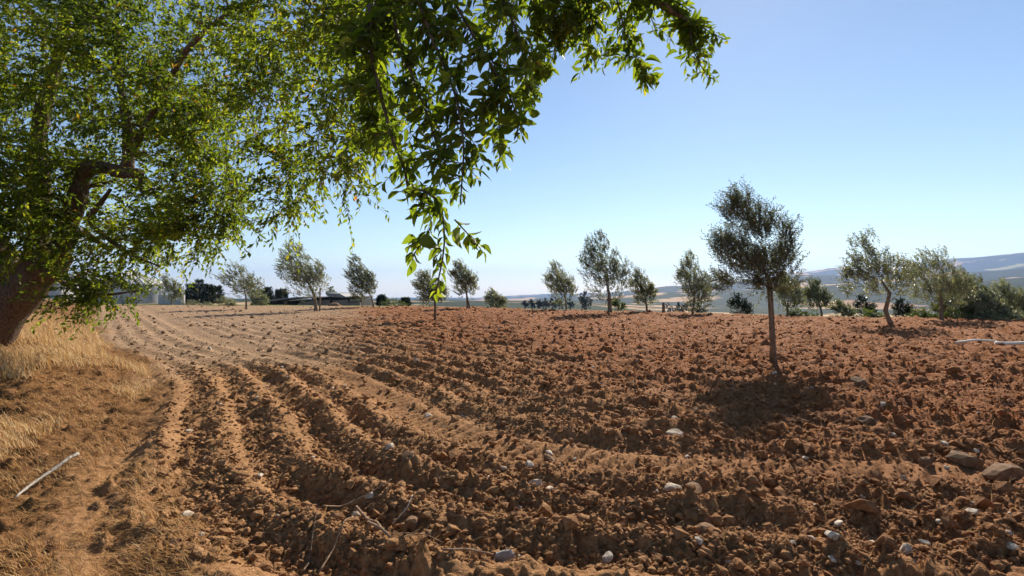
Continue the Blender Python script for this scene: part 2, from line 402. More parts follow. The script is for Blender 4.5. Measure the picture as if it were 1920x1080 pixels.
def shoots(p, d, L, n, droop, wind, spread=0.9, g=np.array([0, 0, -1.0]), w=np.array([-1.0, 0.1, 0.05])):
    """S leafy shoots with n leaves each -> stem polylines and leaf pos/axis/up"""
    S = len(p); d = nrm(d)
    t = np.linspace(0.06, 1.0, n)[None, :] + rng.uniform(-0.02, 0.02, (S, n))
    bend = g[None]*droop[:, None] + w[None]*wind[:, None]
    P = p[:, None] + d[:, None]*(L[:, None]*t)[..., None] + bend[:, None]*(L[:, None]*t*t*0.5)[..., None]
    T = nrm(d[:, None] + bend[:, None]*t[..., None])
    rnd = nrm(rng.normal(size=(S, n, 3)))
    side = nrm(np.cross(T, rnd))
    ax = nrm(T*0.55 + side*spread + bend[:, None]*0.55)
    up = nrm(rng.normal(size=(S, n, 3)) + np.array([0, 0, 0.9]))
    ts = np.linspace(0, 1, 5)[None, :]
    stem = p[:, None] + d[:, None]*(L[:, None]*ts)[..., None] + bend[:, None]*(L[:, None]*ts*ts*0.5)[..., None]
    return P.reshape(-1, 3), ax.reshape(-1, 3), up.reshape(-1, 3), stem
def stems_mesh(name, stem, r0, mat):
    S, k, _ = stem.shape
    T = nrm(np.gradient(stem, axis=1)); ref = np.array([0.31, 0.52, 0.79])
    u = nrm(np.cross(T, ref)); w = np.cross(T, u)
    rad = (np.linspace(1, 0.35, k)[None, :, None]*np.asarray(r0).reshape(-1, 1, 1))
    v = np.stack([stem + rad*(math.cos(a)*u + math.sin(a)*w) for a in (0, 2.094, 4.189)], 2)       # S,k,3,3
    base = (np.arange(S)*k*3)[:, None, None, None]
    i, j = np.meshgrid(np.arange(k-1), np.arange(3), indexing='ij'); j2 = (j+1) % 3
    f = np.stack([i*3+j, i*3+j2, (i+1)*3+j2, (i+1)*3+j], -1)[None] + base
    return mesh_np(name, v.reshape(-1, 3), f.reshape(-1, 4), mat, True)
def grow(root_paths, targets, base, seg=0.35):
    """root_paths: list of polylines (pts, r0, r1) already there; targets: points the branches must reach.
    returns extra branch polylines [(pts, r0, r1)]"""
    nodes = []; nrad = []
    for pts, r0, r1 in root_paths:
        pts = np.asarray(pts, float)
        for i in range(len(pts)-1):
            m = max(1, int(np.linalg.norm(pts[i+1]-pts[i])/seg))
            for q in range(m):
                t = (i + q/m)/(len(pts)-1); nodes.append(lerp(pts[i], pts[i+1], q/m)); nrad.append(lerp(r0, r1, t))
        nodes.append(pts[-1]); nrad.append(r1)
    order = np.argsort(np.min(np.linalg.norm(targets[:, None]-np.array(nodes)[None], axis=-1), axis=1))
    outp = []
    N = np.array(nodes); RA = np.array(nrad); D0 = np.linalg.norm(N - base, axis=1)
    for k in order:
        t = targets[k]; dt = np.linalg.norm(t - base)
        d = np.linalg.norm(N - t, axis=1) + 0.5*np.maximum(0, D0 - dt)*2
        i = int(np.argmin(d)); a = N[i]; r0 = max(0.006, RA[i]*0.62); L = np.linalg.norm(t-a)
        if L < 1e-3: continue
        m = max(2, int(L/seg)+1)
        ts = np.linspace(0, 1, m+1)
        up = np.array([0, 0, 1.0])*L*0.12
        pts = a + (t-a)*ts[:, None] + up*np.sin(ts*math.pi)[:, None] + rng.normal(0, 0.035*L, (m+1, 3))*np.sin(ts*math.pi)[:, None]
        r1 = max(0.004, r0*0.5)
        outp.append((pts, r0, r1))
        N = np.vstack([N, pts[1:]]); RA = np.concatenate([RA, np.linspace(r0, r1, m+1)[1:]]); D0 = np.linalg.norm(N-base, axis=1)
    return outp
def in_ellipsoids(ells, n, shell=0.0):
    """ells: (center, radii, weight); n points spread through them"""
    w = np.array([e[2] for e in ells], float); w /= w.sum(); ch = rng.choice(len(ells), n, p=w)
    v = nrm(rng.normal(size=(n, 3))); r = rng.uniform(shell, 1, n)**(1/2.4)
    c = np.array([ells[k][0] for k in ch]); ra = np.array([ells[k][1] for k in ch])
    return c + v*r[:, None]*ra, c

# ------------------------------------------------------------------ olive trees and shrubs
def olive(px, depth, ell, leaves, label, base_px=None, leaf=0.055, trunk_r=0.07, wind=0.5, lean=None, mat=M_OLIVE, name='olive_tree', cat='olive tree', group=None, fork=0.42, ncl=None, bark=M_OBARK, per=13, droop=0.1, sh=0.34):
    bx = U(base_px if base_px is not None else px)*depth; by_ = depth; bz = gz(bx, by_)
    root = empty(name, (bx, by_, bz), label, cat, group)
    o = np.array([bx, by_, bz])
    E = []
    for (ex, ey, rx, ry) in ell:
        c = at(ex, ey, depth) + np.array([0, rng.uniform(-0.25, 0.25)*rx/F*depth, 0])
        ra = np.array([rx/F*depth, 0.85*rx/F*depth, ry/F*depth]); ra = np.maximum(ra - 0.45*sh, 0.5*ra); E.append((c, ra, rx*rx*ry))
    cen = np.average([e[0] for e in E], axis=0, weights=[e[2] for e in E]); bot = min(e[0][2]-e[1][2] for e in E)
    fk = o + (cen - o)*fork; fk[:2] = o[:2] + (cen - o)[:2]*0.18; fk[2] = max(o[2] + 0.35, lerp(bot, cen[2], 0.25))
    base = np.array([bx, by_, bz - 0.12])
    mid = lerp(base, fk, 0.5) + np.array(lean if lean else (rng.uniform(-.06, .06), 0, 0))
    tp = [(np.array([base, lerp(base, mid, .5)+np.array([rng.uniform(-.02, .02), 0, 0]), mid, fk, lerp(fk, cen, 0.6)]), trunk_r, trunk_r*0.4)]
    ncl = ncl or max(40, leaves//75)
    tg, _ = in_ellipsoids(E, ncl)
    br = grow(tp, tg, fk, 0.25)
    mb = MB()
    pts, r0, r1 = tp[0]
    mb.tube(pts - o, np.array([1.7, 1.08, 1.0, .8, .4])*r0, 8, wob=0.16)
    for pts, r0, r1 in br: mb.tube(pts - o, np.linspace(min(r0, trunk_r*.55), r1, len(pts)), 4, cap=False)
    mb.build('trunk', bark, root)
    leaves = int(leaves*(rng.uniform(1.3, 1.8) if leaf > .07 else 2.0)); tsh = rng.normal(0, .09); S = max(30, leaves//per)
    p, cc = in_ellipsoids(E, S)
    # sit shoots near branch ends
    near = tg[np.argmin(np.linalg.norm(p[:, None]-tg[None], axis=-1), axis=1)]
    p = lerp(p, near, rng.uniform(0.0, 0.5, S)[:, None]) + rng.normal(0, 0.05*np.mean([e[1][0] for e in E]), (S, 3))
    d = nrm(p - fk)*0.7 + np.array([0, 0, 0.55]) + rng.normal(0, 0.35, (S, 3))
    hgt = np.clip((p[:, 2]-bot)/max(0.3, max(e[0][2]+e[1][2] for e in E)-bot), 0, 1)
    L = rng.uniform(0.7, 1.3, S)*sh
    P, ax, up, stem = shoots(p, d, L, per, np.full(S, droop), wind*(0.3+0.9*hgt), 0.75)
    n = len(P)
    tint = np.clip(rng.normal(0.47 + tsh, 0.2, n) + 0.14*np.repeat(rng.normal(size=S), per), 0, 1)
    me = leaves_mesh('crown', P - o, ax, up, rng.uniform(.75, 1.25, n)*leaf, rng.uniform(.75, 1.2, n)*leaf*0.32*(1.0 if leaf < .07 else 1.4), tint, mat, LEAF_LO if leaf < .07 else LEAF_DI)
    tag(link('crown', me, root), kind='stuff')
    tag(link('twigs', stems_mesh('twigs', (stem - o)[::3 if leaf > .07 else 1, ::2], np.full(len(stem[::3 if leaf > .07 else 1]), 0.0035*max(1, leaf/.06)), bark), root), kind='stuff')
    return root
G_OL = 'young olive trees planted on the ploughed field'
olive(1445, 10.7, [(1388, 398, 46, 52), (1432, 428, 48, 50), (1378, 468, 50, 44), (1472, 458, 32, 58), (1428, 500, 76, 42), (1364, 532, 36, 34), (1430, 535, 52, 24), (1482, 538, 22, 20)],
      9500, 'tallest olive tree with open grey-green crown and a stake beside its trunk', base_px=1450, leaf=0.062, trunk_r=0.055, wind=0.2, lean=(0.0, 0, 0), group=G_OL, per=14, sh=0.34, ncl=170)
olive(1672, 21.3, [(1620, 470, 36, 42), (1640, 505, 62, 36), (1600, 525, 36, 40), (1690, 525, 34, 40), (1660, 545, 40, 25)], 7500,
      'olive tree with a slanting bare trunk leaning over red soil', base_px=1674, leaf=0.085, trunk_r=0.08, wind=0.1, lean=(-0.25, 0, 0), group=G_OL)
def auto(px, depth, x0, x1, top, bot, leaves, label, leaf, wind=0.8, **kw):
    w = x1-x0; h = bot-top; cx = (x0+x1)/2
    e = [(cx+0.05*w, bot-0.30*h, 0.40*w, 0.28*h), (cx-0.06*w, bot-0.52*h, 0.42*w, 0.27*h), (cx-0.12*w, top+0.24*h, 0.27*w, 0.22*h),
         (cx+0.22*w, bot-0.42*h, 0.25*w, 0.24*h), (cx-0.30*w, top+0.42*h, 0.20*w, 0.16*h)]
    return olive(px, depth, e, leaves, label, leaf=leaf, wind=wind, group=kw.pop('group', G_OL), **kw)
auto(322, 50, 296, 348, 510, 574, 3000, 'small olive tree in front of the pale end of the grain bin', 0.14)
auto(462, 38, 408, 502, 490, 568, 4500, 'wind-swept olive tree between the dark conifers and the long shed', 0.11, wind=1.1)
auto(593, 34, 514, 624, 448, 570, 7000, 'large olive tree with wind-swept crown standing before the low shed', 0.105, wind=1.0, trunk_r=0.11)
auto(700, 41, 645, 714, 475, 572, 5000, 'olive tree blown sideways beside the right end of the shed', 0.12, wind=1.1)
auto(817, 24, 770, 850, 508, 580, 4500, 'small round olive tree tied to a thin dark stake', 0.08, wind=0.4, trunk_r=0.05)
auto(876, 38, 838, 904, 482, 566, 5000, 'dark olive tree with bare lower trunk and a slanting prop', 0.11, wind=0.5)
auto(1063, 37, 1017, 1088, 487, 577, 5000, 'olive tree with low skirt of leaves in front of a distant field', 0.11, wind=0.7)
auto(1144, 31.5, 1078, 1192, 425, 575, 8000, 'tall dense olive tree with straight trunk throwing shadow on the red soil', 0.10, wind=0.4, trunk_r=0.13)
auto(1212, 34, 1176, 1240, 500, 580, 4500, 'smaller olive tree next to a short fence post', 0.10, wind=0.6)
auto(1300, 31, 1265, 1342, 465, 592, 6500, 'bushy olive tree leafy down to the ground', 0.10, wind=0.7)
auto(1540, 33, 1504, 1566, 520, 590, 4500, 'rounded olive tree at the far field edge before blue hills', 0.10, wind=0.3)
auto(1476, 30, 1448, 1512, 505, 592, 4000, 'olive tree half hidden by the trunk of the tallest olive', 0.10, wind=0.3)
auto(1765, 24.5, 1690, 1835, 463, 592, 8500, 'wide dense olive tree with dark crown under the mountain ridge', 0.085, wind=0.6, trunk_r=0.085)
auto(1832, 26.5, 1785, 1885, 512, 602, 6000, 'olive tree with low brown-green crown beside the wide dense olive', 0.095, wind=0.5)
auto(1895, 27.0, 1850, 1945, 525, 605, 5000, 'last olive tree of the row, low and dark, along the scrub', 0.10, wind=0.5)
G_SH = 'shrubs along the far field edge'
auto(930, 44, 906, 954, 541, 586, 3500, 'round pale olive shrub beside the open distant field', 0.12, wind=0.4, name='olive_shrub', cat='shrub', group=G_SH, fork=0.2)
auto(1160, 40, 1145, 1176, 558, 590, 900, 'small green bush behind the straight trunk of the dense olive', 0.12, mat=M_SHRUB, name='bush', cat='bush', group=G_SH, fork=.2)
for px, d, x0, x1, t, b, n, mt, lb in [
    (425, 46, 405, 445, 556, 580, 1500, M_OLIVE, 'pale low bush left of the wind-swept olive trunk'),
    (490, 48, 466, 506, 541, 580, 2200, M_OLIVE, 'pale leafy bush right of the wind-swept olive trunk'),
    (375, 48, 345, 405, 563, 582, 1500, M_OLIVE, 'strip of low pale scrub under the dark conifers'),
    (740, 50, 712, 770, 560, 582, 1500, M_SHRUB, 'low green scrub right of the shed end'),
    (1388, 34, 1365, 1412, 548, 600, 1800, M_DARKLEAF, 'dark rounded bush left of the tallest olive trunk'),
    (1580, 31, 1558, 1604, 562, 605, 1800, M_OLIVE, 'grey-green bush next to the rounded olive tree'),
    (1622, 33, 1598, 1648, 553, 608, 2000, M_DARKLEAF, 'dark evergreen bush behind the slanting trunk'),
    (1692, 30, 1672, 1716, 560, 608, 1800, M_DARKLEAF, 'black-green bush right of the slanting trunk'),
    (1735, 27, 1708, 1766, 578, 612, 1500, M_SHRUB, 'light green bush at the foot of the wide dense olive'),
    (1640, 28, 1618, 1662, 580, 608, 1200, M_SHRUB, 'small light green bush at the foot of the slanting olive'),
    (1510, 30, 1480, 1540, 580, 604, 1200, M_SHRUB, 'yellow-green weeds under the rounded olive'),
    (1800, 29, 1770, 1830, 568, 612, 1600, M_DARKLEAF, 'dark thicket between the wide olive and its neighbour'),
    (1865, 30, 1835, 1900, 575, 615, 1600, M_DARKLEAF, 'dark thicket under the last olives of the row'),
    (1925, 28, 1890, 1960, 540, 615, 2000, M_SHRUB, 'green thicket closing the end of the olive row'),
    (1848, 25.5, 1800, 1900, 545, 612, 3200, M_OLIVE, 'full grey-green bush filling the gap between the last olives'), (1790, 26, 1755, 1830, 555, 610, 2600, M_SHRUB, 'leafy light bush beside the wide dense olive trunk'),
    (1300, 45, 1272, 1330, 562, 600, 1600, M_DARKLEAF, 'dark blue-green bush behind the bushy olive')]:
    auto(px, d, x0, x1, t, b, n, lb, 0.11, wind=0.3, mat=mt, name='bush', cat='bush', group=G_SH, fork=0.2, trunk_r=0.04)
# conifers behind
def conifer(px, depth, top, half, label, n=1500):
    x = U(px)*depth; z0 = gz(x, depth); root = empty('conifer_tree', (x, depth, z0), label, 'conifer', 'dark conifers behind the field')
    H = CAMZ + (540-top)/F*depth - z0; Rb = half/F*depth
    mb = MB(); mb.tube([[0, 0, -0.2], [0.03, 0, H*.5], [0, 0, H*.97]], [0.14, 0.09, 0.02], 6); mb.build('trunk', M_BARK, root)
    n = 4200; S = n//10; h = rng.uniform(0.0, 1, S)**1.3; a = rng.uniform(0, 2*math.pi, S); rr_ = Rb*(1-h)**0.75*rng.uniform(0.35, 1.05, S)*(0.8+0.3*np.sin(a*3+h*9))
    p = np.stack([np.cos(a)*rr_, np.sin(a)*rr_, h*H*0.96], 1); d = np.stack([np.cos(a), np.sin(a), np.full(S, 0.7)], 1)
    P, ax, up, stem = shoots(p, d, rng.uniform(.3, .55, S), 10, np.zeros(S), np.full(S, .1), 0.6)
    k = len(P); tag(link('crown', leaves_mesh('crown', P, ax, up, rng.uniform(.14, .24, k), rng.uniform(.05, .09, k), rng.uniform(0, 1, k), M_DARKLEAF, LEAF_DI), root), kind='stuff')
for px, d, t, hf, lb in [(358, 62, 534, 14, 'dark conifer next to the small olive by the grain bin'), (374, 64, 526, 13, 'tallest pointed dark conifer of the clump'),
                         (392, 63, 535, 15, 'broad dark conifer in the middle of the clump'), (408, 66, 538, 12, 'dark conifer touching the wind-swept olive'),
                         (503, 66, 541, 11, 'dark conifer just left of the shed roof'), (523, 74, 545, 7, 'thin conifer above the shed roof'), (532, 76, 543, 7, 'second thin conifer above the shed roof'),
                         (716, 62, 556, 8, 'small dark conifer right of the shed'), (760, 66, 561, 9, 'low dark conifer by the small round olive')]:
    conifer(px, d, t, hf, lb)
auto(480, 72, 462, 505, 529, 575, 1600, 'bright green broadleaf tree behind the wind-swept olive', 0.20, mat=M_SHRUB, name='broadleaf_tree', cat='tree', group='trees behind the shed')
auto(628, 85, 612, 642, 535, 575, 1200, 'pale green broadleaf tree peeking over the shed roof', 0.22, mat=M_SHRUB, name='broadleaf_tree', cat='tree', group='trees behind the shed')
# trees on the fields beyond
far = [(1012, 230, 561, 8), (1024, 240, 560, 9), (1037, 235, 559, 8), (1049, 238, 557, 9), (985, 250, 563, 8), (998, 245, 562, 7), (1100, 190, 543, 13), (1092, 200, 547, 9), (1256, 300, 564, 10), (1275, 160, 566, 12), (1070, 260, 560, 9)]
for k, (px, d, t, hf) in enumerate(far):
    b = 540 + (CAMZ - wz(U(px)*d, d))*F/d
    auto(px, d, px-hf, px+hf, t, max(b-1, t+6), 700, ('dark tree in the hedge row across the distant field', 'dark round tree standing alone on the distant slope')[px > 1080], 0.55, wind=0.1, mat=M_DARKLEAF, name='distant_tree', cat='tree', group='distant trees beyond the field' if px <= 1080 else 'lone trees on the distant slope', trunk_r=0.25, ncl=14, sh=0.9)

# ------------------------------------------------------------------ posts and stakes
def stake(name, x, y, h, r, label, tilt=(0, 0), mat=M_STAKE, cat='stake', group=None):
    z = gz(x, y); mb = MB()
    mb.tube([[0, 0, -0.25], [tilt[0]*.5, tilt[1]*.5, h*.5], [tilt[0], tilt[1], h]], [r*1.05, r, r*.95], 7, wob=0.1)
    o = mb.build(name, mat); o.location = (x, y, z); tag(o, label, cat, group); return o
stake('wooden_stake', 5.42, 10.62, 1.75, 0.032, 'dark wooden stake tied to the trunk of the tallest olive', (-0.10, 0.03))
stake('wooden_stake', U(817)*23.9-0.06, 23.85, 1.3, 0.025, 'thin dark stake beside the small round olive', (0.02, 0), M_BARK)
stake('wooden_stake', U(882)*38, 37.9, 2.0, 0.05, 'slanting wooden prop leaning against the dark bare-trunk olive', (-0.55, 0.1), M_BARK)
stake('wooden_stake', U(595)*34+0.2, 33.9, 1.6, 0.05, 'pale stake beside the trunk of the large olive before the shed', (0.02, 0))
stake('fence_post', U(1244)*33, 33, 0.62, 0.10, 'short squared wooden post between two olives at the field edge', (0, 0), M_STAKE, 'post')

# ------------------------------------------------------------------ farm buildings far left
M_WHITE = simple('white_render', (0.40, 0.40, 0.41), (0.52, 0.52, 0.52), 1.5, 0.8, 0.2, 0.05)
M_STEEL = simple('galvanised_steel', (0.30, 0.31, 0.34), (0.44, 0.45, 0.48), 2, 0.45, 0.5, 0.05, metal=0.6)
M_ROOFM = simple('pale_sheet_roof', (0.52, 0.50, 0.46), (0.66, 0.63, 0.57), 2, 0.5, 0.4, 0.05, metal=0.2)
M_SHEDW = simple('weathered_block', (0.24, 0.19, 0.155), (0.38, 0.30, 0.245), 1.2, 0.95, 0.1, 0.2)
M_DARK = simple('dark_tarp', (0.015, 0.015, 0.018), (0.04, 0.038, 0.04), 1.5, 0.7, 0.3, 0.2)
M_GREYP = simple('grey_sheet', (0.17, 0.165, 0.17), (0.28, 0.27, 0.27), 1.0, 0.6, 0.3, 0.1)
def bin_(px, d, rad_px, eave, peak, label, roof=M_ROOFM, wall=M_STEEL):
    x = U(px)*d; z0 = gz(x, d)-0.2; root = empty('grain_bin', (x, d, z0), label, 'grain bin')
    Rr = rad_px/F*d; He = CAMZ+(540-eave)/F*d - z0; Hp = CAMZ+(540-peak)/F*d - z0
    n = 64; a = np.arange(n)/n*2*math.pi
    nz = 40; zz = np.linspace(0, He, nz); v = []; f = []
    for k, z in enumerate(zz):
        r = Rr + (0.03 if k % 2 else 0.0); v += [[r*math.cos(t), r*math.sin(t), z] for t in a]
    for k in range(nz-1):
        for j in range(n): f.append([k*n+j, k*n+(j+1) % n, (k+1)*n+(j+1) % n, (k+1)*n+j])
    mb = MB(); mb.add(v, f); mb.build('wall', wall, root)
    v = [[0.25*math.cos(t), 0.25*math.sin(t), Hp] for t in a] + [[(Rr+.12)*math.cos(t), (Rr+.12)*math.sin(t), He-0.02] for t in a]
    mb = MB(); mb.add(v, [[j, n+j, n+(j+1) % n, (j+1) % n] for j in range(n)]); mb.build('roof', roof, root, False)
    for j in range(0, n, 2):
        t = a[j]; rb = MB(); rb.tube([[0.25*math.cos(t), 0.25*math.sin(t), Hp+.03], [(Rr+.14)*math.cos(t), (Rr+.14)*math.sin(t), He+.02]], 0.04, 4); rb.build('roof_rib', roof, root)
    cp = MB(); cp.tube([[0, 0, Hp-.1], [0, 0, Hp+.25]], 0.3, 16); cp.build('cap', wall, root)
    for j in range(0, n, 8):
        t = a[j]+.05; sb = MB(); sb.tube([[(Rr+.07)*math.cos(t), (Rr+.07)*math.sin(t), 0], [(Rr+.07)*math.cos(t), (Rr+.07)*math.sin(t), He-.1]], 0.045, 4); sb.build('stiffener', wall, root)
bin_(247, 62, 52, 533, 508, 'round corrugated steel grain bin with ribbed conical roof')
bin_(160, 72, 42, 526, 508, 'pale grain bin left of the ribbed steel one', M_WHITE, M_WHITE)
bh = empty('white_farmhouse', (U(110)*66, 66, gz(U(110)*66, 66)-.2), 'low white farm building glimpsed beneath the tree branches', 'building')
mb = MB(); mb.box((-3, -2.5, 0), (2.6, 2.5, 2.5)); mb.build('wall', M_WHITE, bh, False)
mb = MB(); mb.add([[-3.3, -2.8, 2.45], [2.9, -2.8, 2.45], [2.9, 0, 3.4], [-3.3, 0, 3.4], [2.9, 2.8, 2.45], [-3.3, 2.8, 2.45]], [[0, 1, 2, 3], [3, 2, 4, 5]]); mb.build('roof', M_ROOFM, bh, False)
lw = MB(); p0 = at(300, 560, 56); lw.box((p0[0]-0.2, 56, gz(p0[0], 56)-.3), (p0[0]+2.6, 56.25, CAMZ-(553-540)/F*56)); o = lw.build('white_wall', M_WHITE, None, False); tag(o, 'low white wall behind the small olive tree by the bin', 'wall')
pl_ = MB(); q = at(190, 560, 58); pl_.tube([[q[0], 58, gz(q[0], 58)-.2], [q[0], 58, CAMZ+(540-520)/F*58]], 0.09, 8); o = pl_.build('utility_pole', M_STEEL); tag(o, 'thin grey pole between the two grain bins', 'pole')

# long low shed
sd = 58.0
root = empty('long_shed', (U(575)*sd, sd, gz(U(575)*sd, sd)), 'long low dark shed with patched walls and sagging sheet roof', 'shed')
ox, oz = U(575)*sd, gz(U(575)*sd, sd)
def SX(px): return U(px)*sd - ox
def SZ(py): return CAMZ + (540-py)/F*sd - oz
def prism(name, poly, y0, y1, mat, parent=root):
    n = len(poly); v = [[SX(a), y0, SZ(b)] for a, b in poly] + [[SX(a), y1, SZ(b)] for a, b in poly]
    me_ = bpy.data.meshes.new(name)
    me_.from_pydata(v, [], [tuple(range(n)), tuple(range(2*n-1, n-1, -1))] + [(i, i+n, (i+1) % n+n, (i+1) % n) for i in range(n)][::1]); me_.update()
    me_.materials.append(mat); return link(name, me_, parent)
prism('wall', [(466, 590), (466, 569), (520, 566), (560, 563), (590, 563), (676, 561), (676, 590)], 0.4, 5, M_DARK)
prism('wall_panel', [(552, 590), (558, 568), (585, 563.5), (619, 562), (619, 590)], 0.2, 0.39, M_SHEDW)
prism('wall_panel', [(622, 590), (622, 563), (652, 562), (652, 590)], 0.15, 0.39, M_SHEDW)
prism('wall_panel', [(655, 566), (655, 557), (673, 557), (673, 566)], 0.1, 0.3, M_GREYP)
prism('wall_panel', [(647, 590), (647, 567.5), (675, 567), (675, 590)], 0.05, 0.3, M_SHEDW)
prism('wall_panel', [(470, 590), (476, 573), (528, 570), (528, 590)], 0.2, 0.39, M_SHEDW)
prism('pillar', [(532, 590), (532, 564), (538.5, 564), (538.5, 590)], 0.0, 0.35, M_STAKE)
prism('pillar', [(619.6, 575), (619.6, 556), (621.4, 556), (621.4, 575)], -0.1, 0.1, M_DARK)
prism('roof', [(462, 569), (500, 563), (533, 559.5), (560, 556.5), (612, 556.5), (612, 558.5), (560, 559), (533, 562), (500, 566)], -0.6, 5.5, M_GREYP)
prism('roof', [(612, 549), (640, 550.5), (650, 556), (676, 555), (676, 557), (650, 558), (622, 556.6), (617, 555)], -0.5, 5.5, M_GREYP)
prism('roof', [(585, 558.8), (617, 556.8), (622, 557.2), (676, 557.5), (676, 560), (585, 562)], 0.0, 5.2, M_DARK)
rb_ = MB(); ex = at(628, 577, 52); 
hp = np.linspace(0, 1, 14); vv = []; ff = []
for i, t in enumerate(np.linspace(-1, 1, 15)):
    for j, s_ in enumerate(np.linspace(-1, 1, 9)):
        hgt = max(0, 1-(t*t+s_*s_))**0.8; vv.append([t*0.75, s_*0.6, 0.42*hgt*(1+.25*float(vnoise(t*3, s_*3, 3))) - .1])
for i in range(14):
    for j in range(8): ff.append([i*9+j, (i+1)*9+j, (i+1)*9+j+1, i*9+j+1])
rb_.add(vv, ff); o = rb_.build('earth_mound', M_BROWNSTONE); o.location = (U(628)*50, 50, gz(U(628)*50, 50)); tag(o, 'low heap of tan earth in front of the shed', 'mound')

# ------------------------------------------------------------------ big broadleaf tree on the verge
def ell_px(lst): 
    E = []
    for (ex, ey, d, rx, ry, rd_, w) in lst: E.append((at(ex, ey, d), np.array([rx/F*d, rd_, ry/F*d]), w))
    return E
tx, ty = U(-40)*10.0, 10.0; tz = gz(tx, ty)
TREE = empty('shade_tree', (tx, ty, tz), 'big old broadleaf tree with thick leaning trunk on the grassy verge', 'tree'); O = np.array([tx, ty, tz])
def pp(*a): return np.array([at(*q) for q in a])
limbs = [(np.vstack([[tx-0.35, ty, tz-1.1], [tx-0.2, ty, tz-0.1], pp((-5, 602, 10), (40, 545, 9.9), (75, 505, 9.8), (108, 478, 9.7))]), 0.43, 0.31),
         (pp((104, 482, 9.7), (128, 430, 9.7), (146, 365, 9.6), (160, 318, 9.5), (185, 311, 9.4), (225, 322, 9.3), (262, 326, 9.2)), 0.17, 0.10),
         (pp((238, 318, 9.3), (243, 275, 9.3), (236, 215, 9.4), (222, 140, 9.5), (215, 40, 9.6)), 0.11, 0.04),
         (pp((246, 285, 9.3), (272, 240, 9.2), (300, 185, 9.0), (350, 90, 8.4), (430, 20, 7.6), (520, -20, 6.9), (620, 20, 6.3)), 0.065, 0.02),
         (pp((165, 410, 9.7), (190, 380, 9.5), (207, 355, 9.4)), 0.06, 0.03), (pp((160, 412, 9.7), (205, 450, 9.4), (250, 480, 9.2), (300, 500, 9.0)), 0.05, 0.015),
         (pp((30, 540, 10), (-30, 430, 10.2), (-70, 250, 10.3), (-60, 60, 10.2), (0, -120, 10)), 0.30, 0.12),
         (pp((60, 520, 10.4), (80, 400, 10.8), (70, 250, 11), (110, 100, 11), (140, -60, 10.8)), 0.22, 0.08),
         (pp((80, 500, 9.6), (130, 540, 9.1), (190, 555, 8.7), (260, 545, 8.4)), 0.05, 0.012)]
EA = ell_px([(60, 150, 10.2, 250, 220, 2.2, 9), (270, 110, 9.4, 160, 190, 1.8, 6), (345, 310, 9.2, 95, 110, 1.2, 3), (170, 390, 9.6, 150, 100, 1.5, 4), (-180, 100, 10.2, 260, 280, 2.6, 7),
             (-120, 400, 9.4, 170, 120, 1.6, 3), (120, -160, 10, 380, 160, 2.6, 6), (250, 440, 9.3, 110, 60, 1.0, 1.7), (415, 385, 9.0, 52, 62, 0.6, 1.0), (345, 455, 9.1, 60, 35, .5, .5),
             (60, 420, 9.0, 90, 90, .8, 1.5), (130, 545, 8.9, 60, 24, .5, .5), (210, 548, 8.6, 60, 28, .4, .5), (30, 330, 8.6, 60, 110, .7, 1.2), (380, 200, 8.9, 60, 100, .8, 1.2)])
EM = ell_px([(455, 55, 7.4, 100, 100, 0.9, 3), (570, 50, 6.6, 110, 110, 0.9, 3.6), (655, 120, 6.1, 80, 110, 0.7, 2.4), (520, 220, 6.7, 85, 85, 0.6, 1.6), (610, 270, 6.2, 75, 70, 0.5, 1.2),
             (540, 335, 6.4, 55, 60, 0.4, .8), (530, 395, 6.4, 34, 36, 0.3, .35), (690, 230, 5.9, 40, 80, 0.4, .7), (425, 160, 7.4, 50, 85, 0.6, 1.0), (640, 330, 6.1, 36, 36, .3, .3), (480, 130, 7.0, 60, 60, .5, .8), (700, 20, 5.8, 80, 70, .6, 1.3)])
tgA, _ = in_ellipsoids(EA, 300); tgM, _ = in_ellipsoids(EM, 85)
tg = np.vstack([tgA, tgM])
brA = grow(limbs, tg, np.array(limbs[0][0][-1]), 0.4)
mb = MB()
for k, (pts, r0, r1) in enumerate(limbs):
    t = np.linspace(0, 1, len(pts)); ts = np.linspace(0, 1, max(8, 3*len(pts))); q = np.stack([np.interp(ts, t, pts[:, i]) for i in range(3)], 1)
    q[1:-1] = (q[:-2] + 2*q[1:-1] + q[2:])/4
    rad = np.interp(ts, [0, 1], [r0, r1])*(1 + 0.10*np.sin(ts*23+k)); 
    lm = mb if k == 0 else MB()
    lm.tube(q - O, rad, 12 if k < 2 else 8, wob=0.10)
    if k == 0:
        kn = rng.normal(size=(5, 3))
        mb.build('trunk', M_BARK, TREE)
    else: lm.build('limb', M_BARK, TREE)
mb = MB()
for pts, r0, r1 in brA: mb.tube(pts - O, np.linspace(min(r0, .05), r1, len(pts)), 4, cap=False)
tag(mb.build('branches', M_TWIG, TREE), kind='stuff')
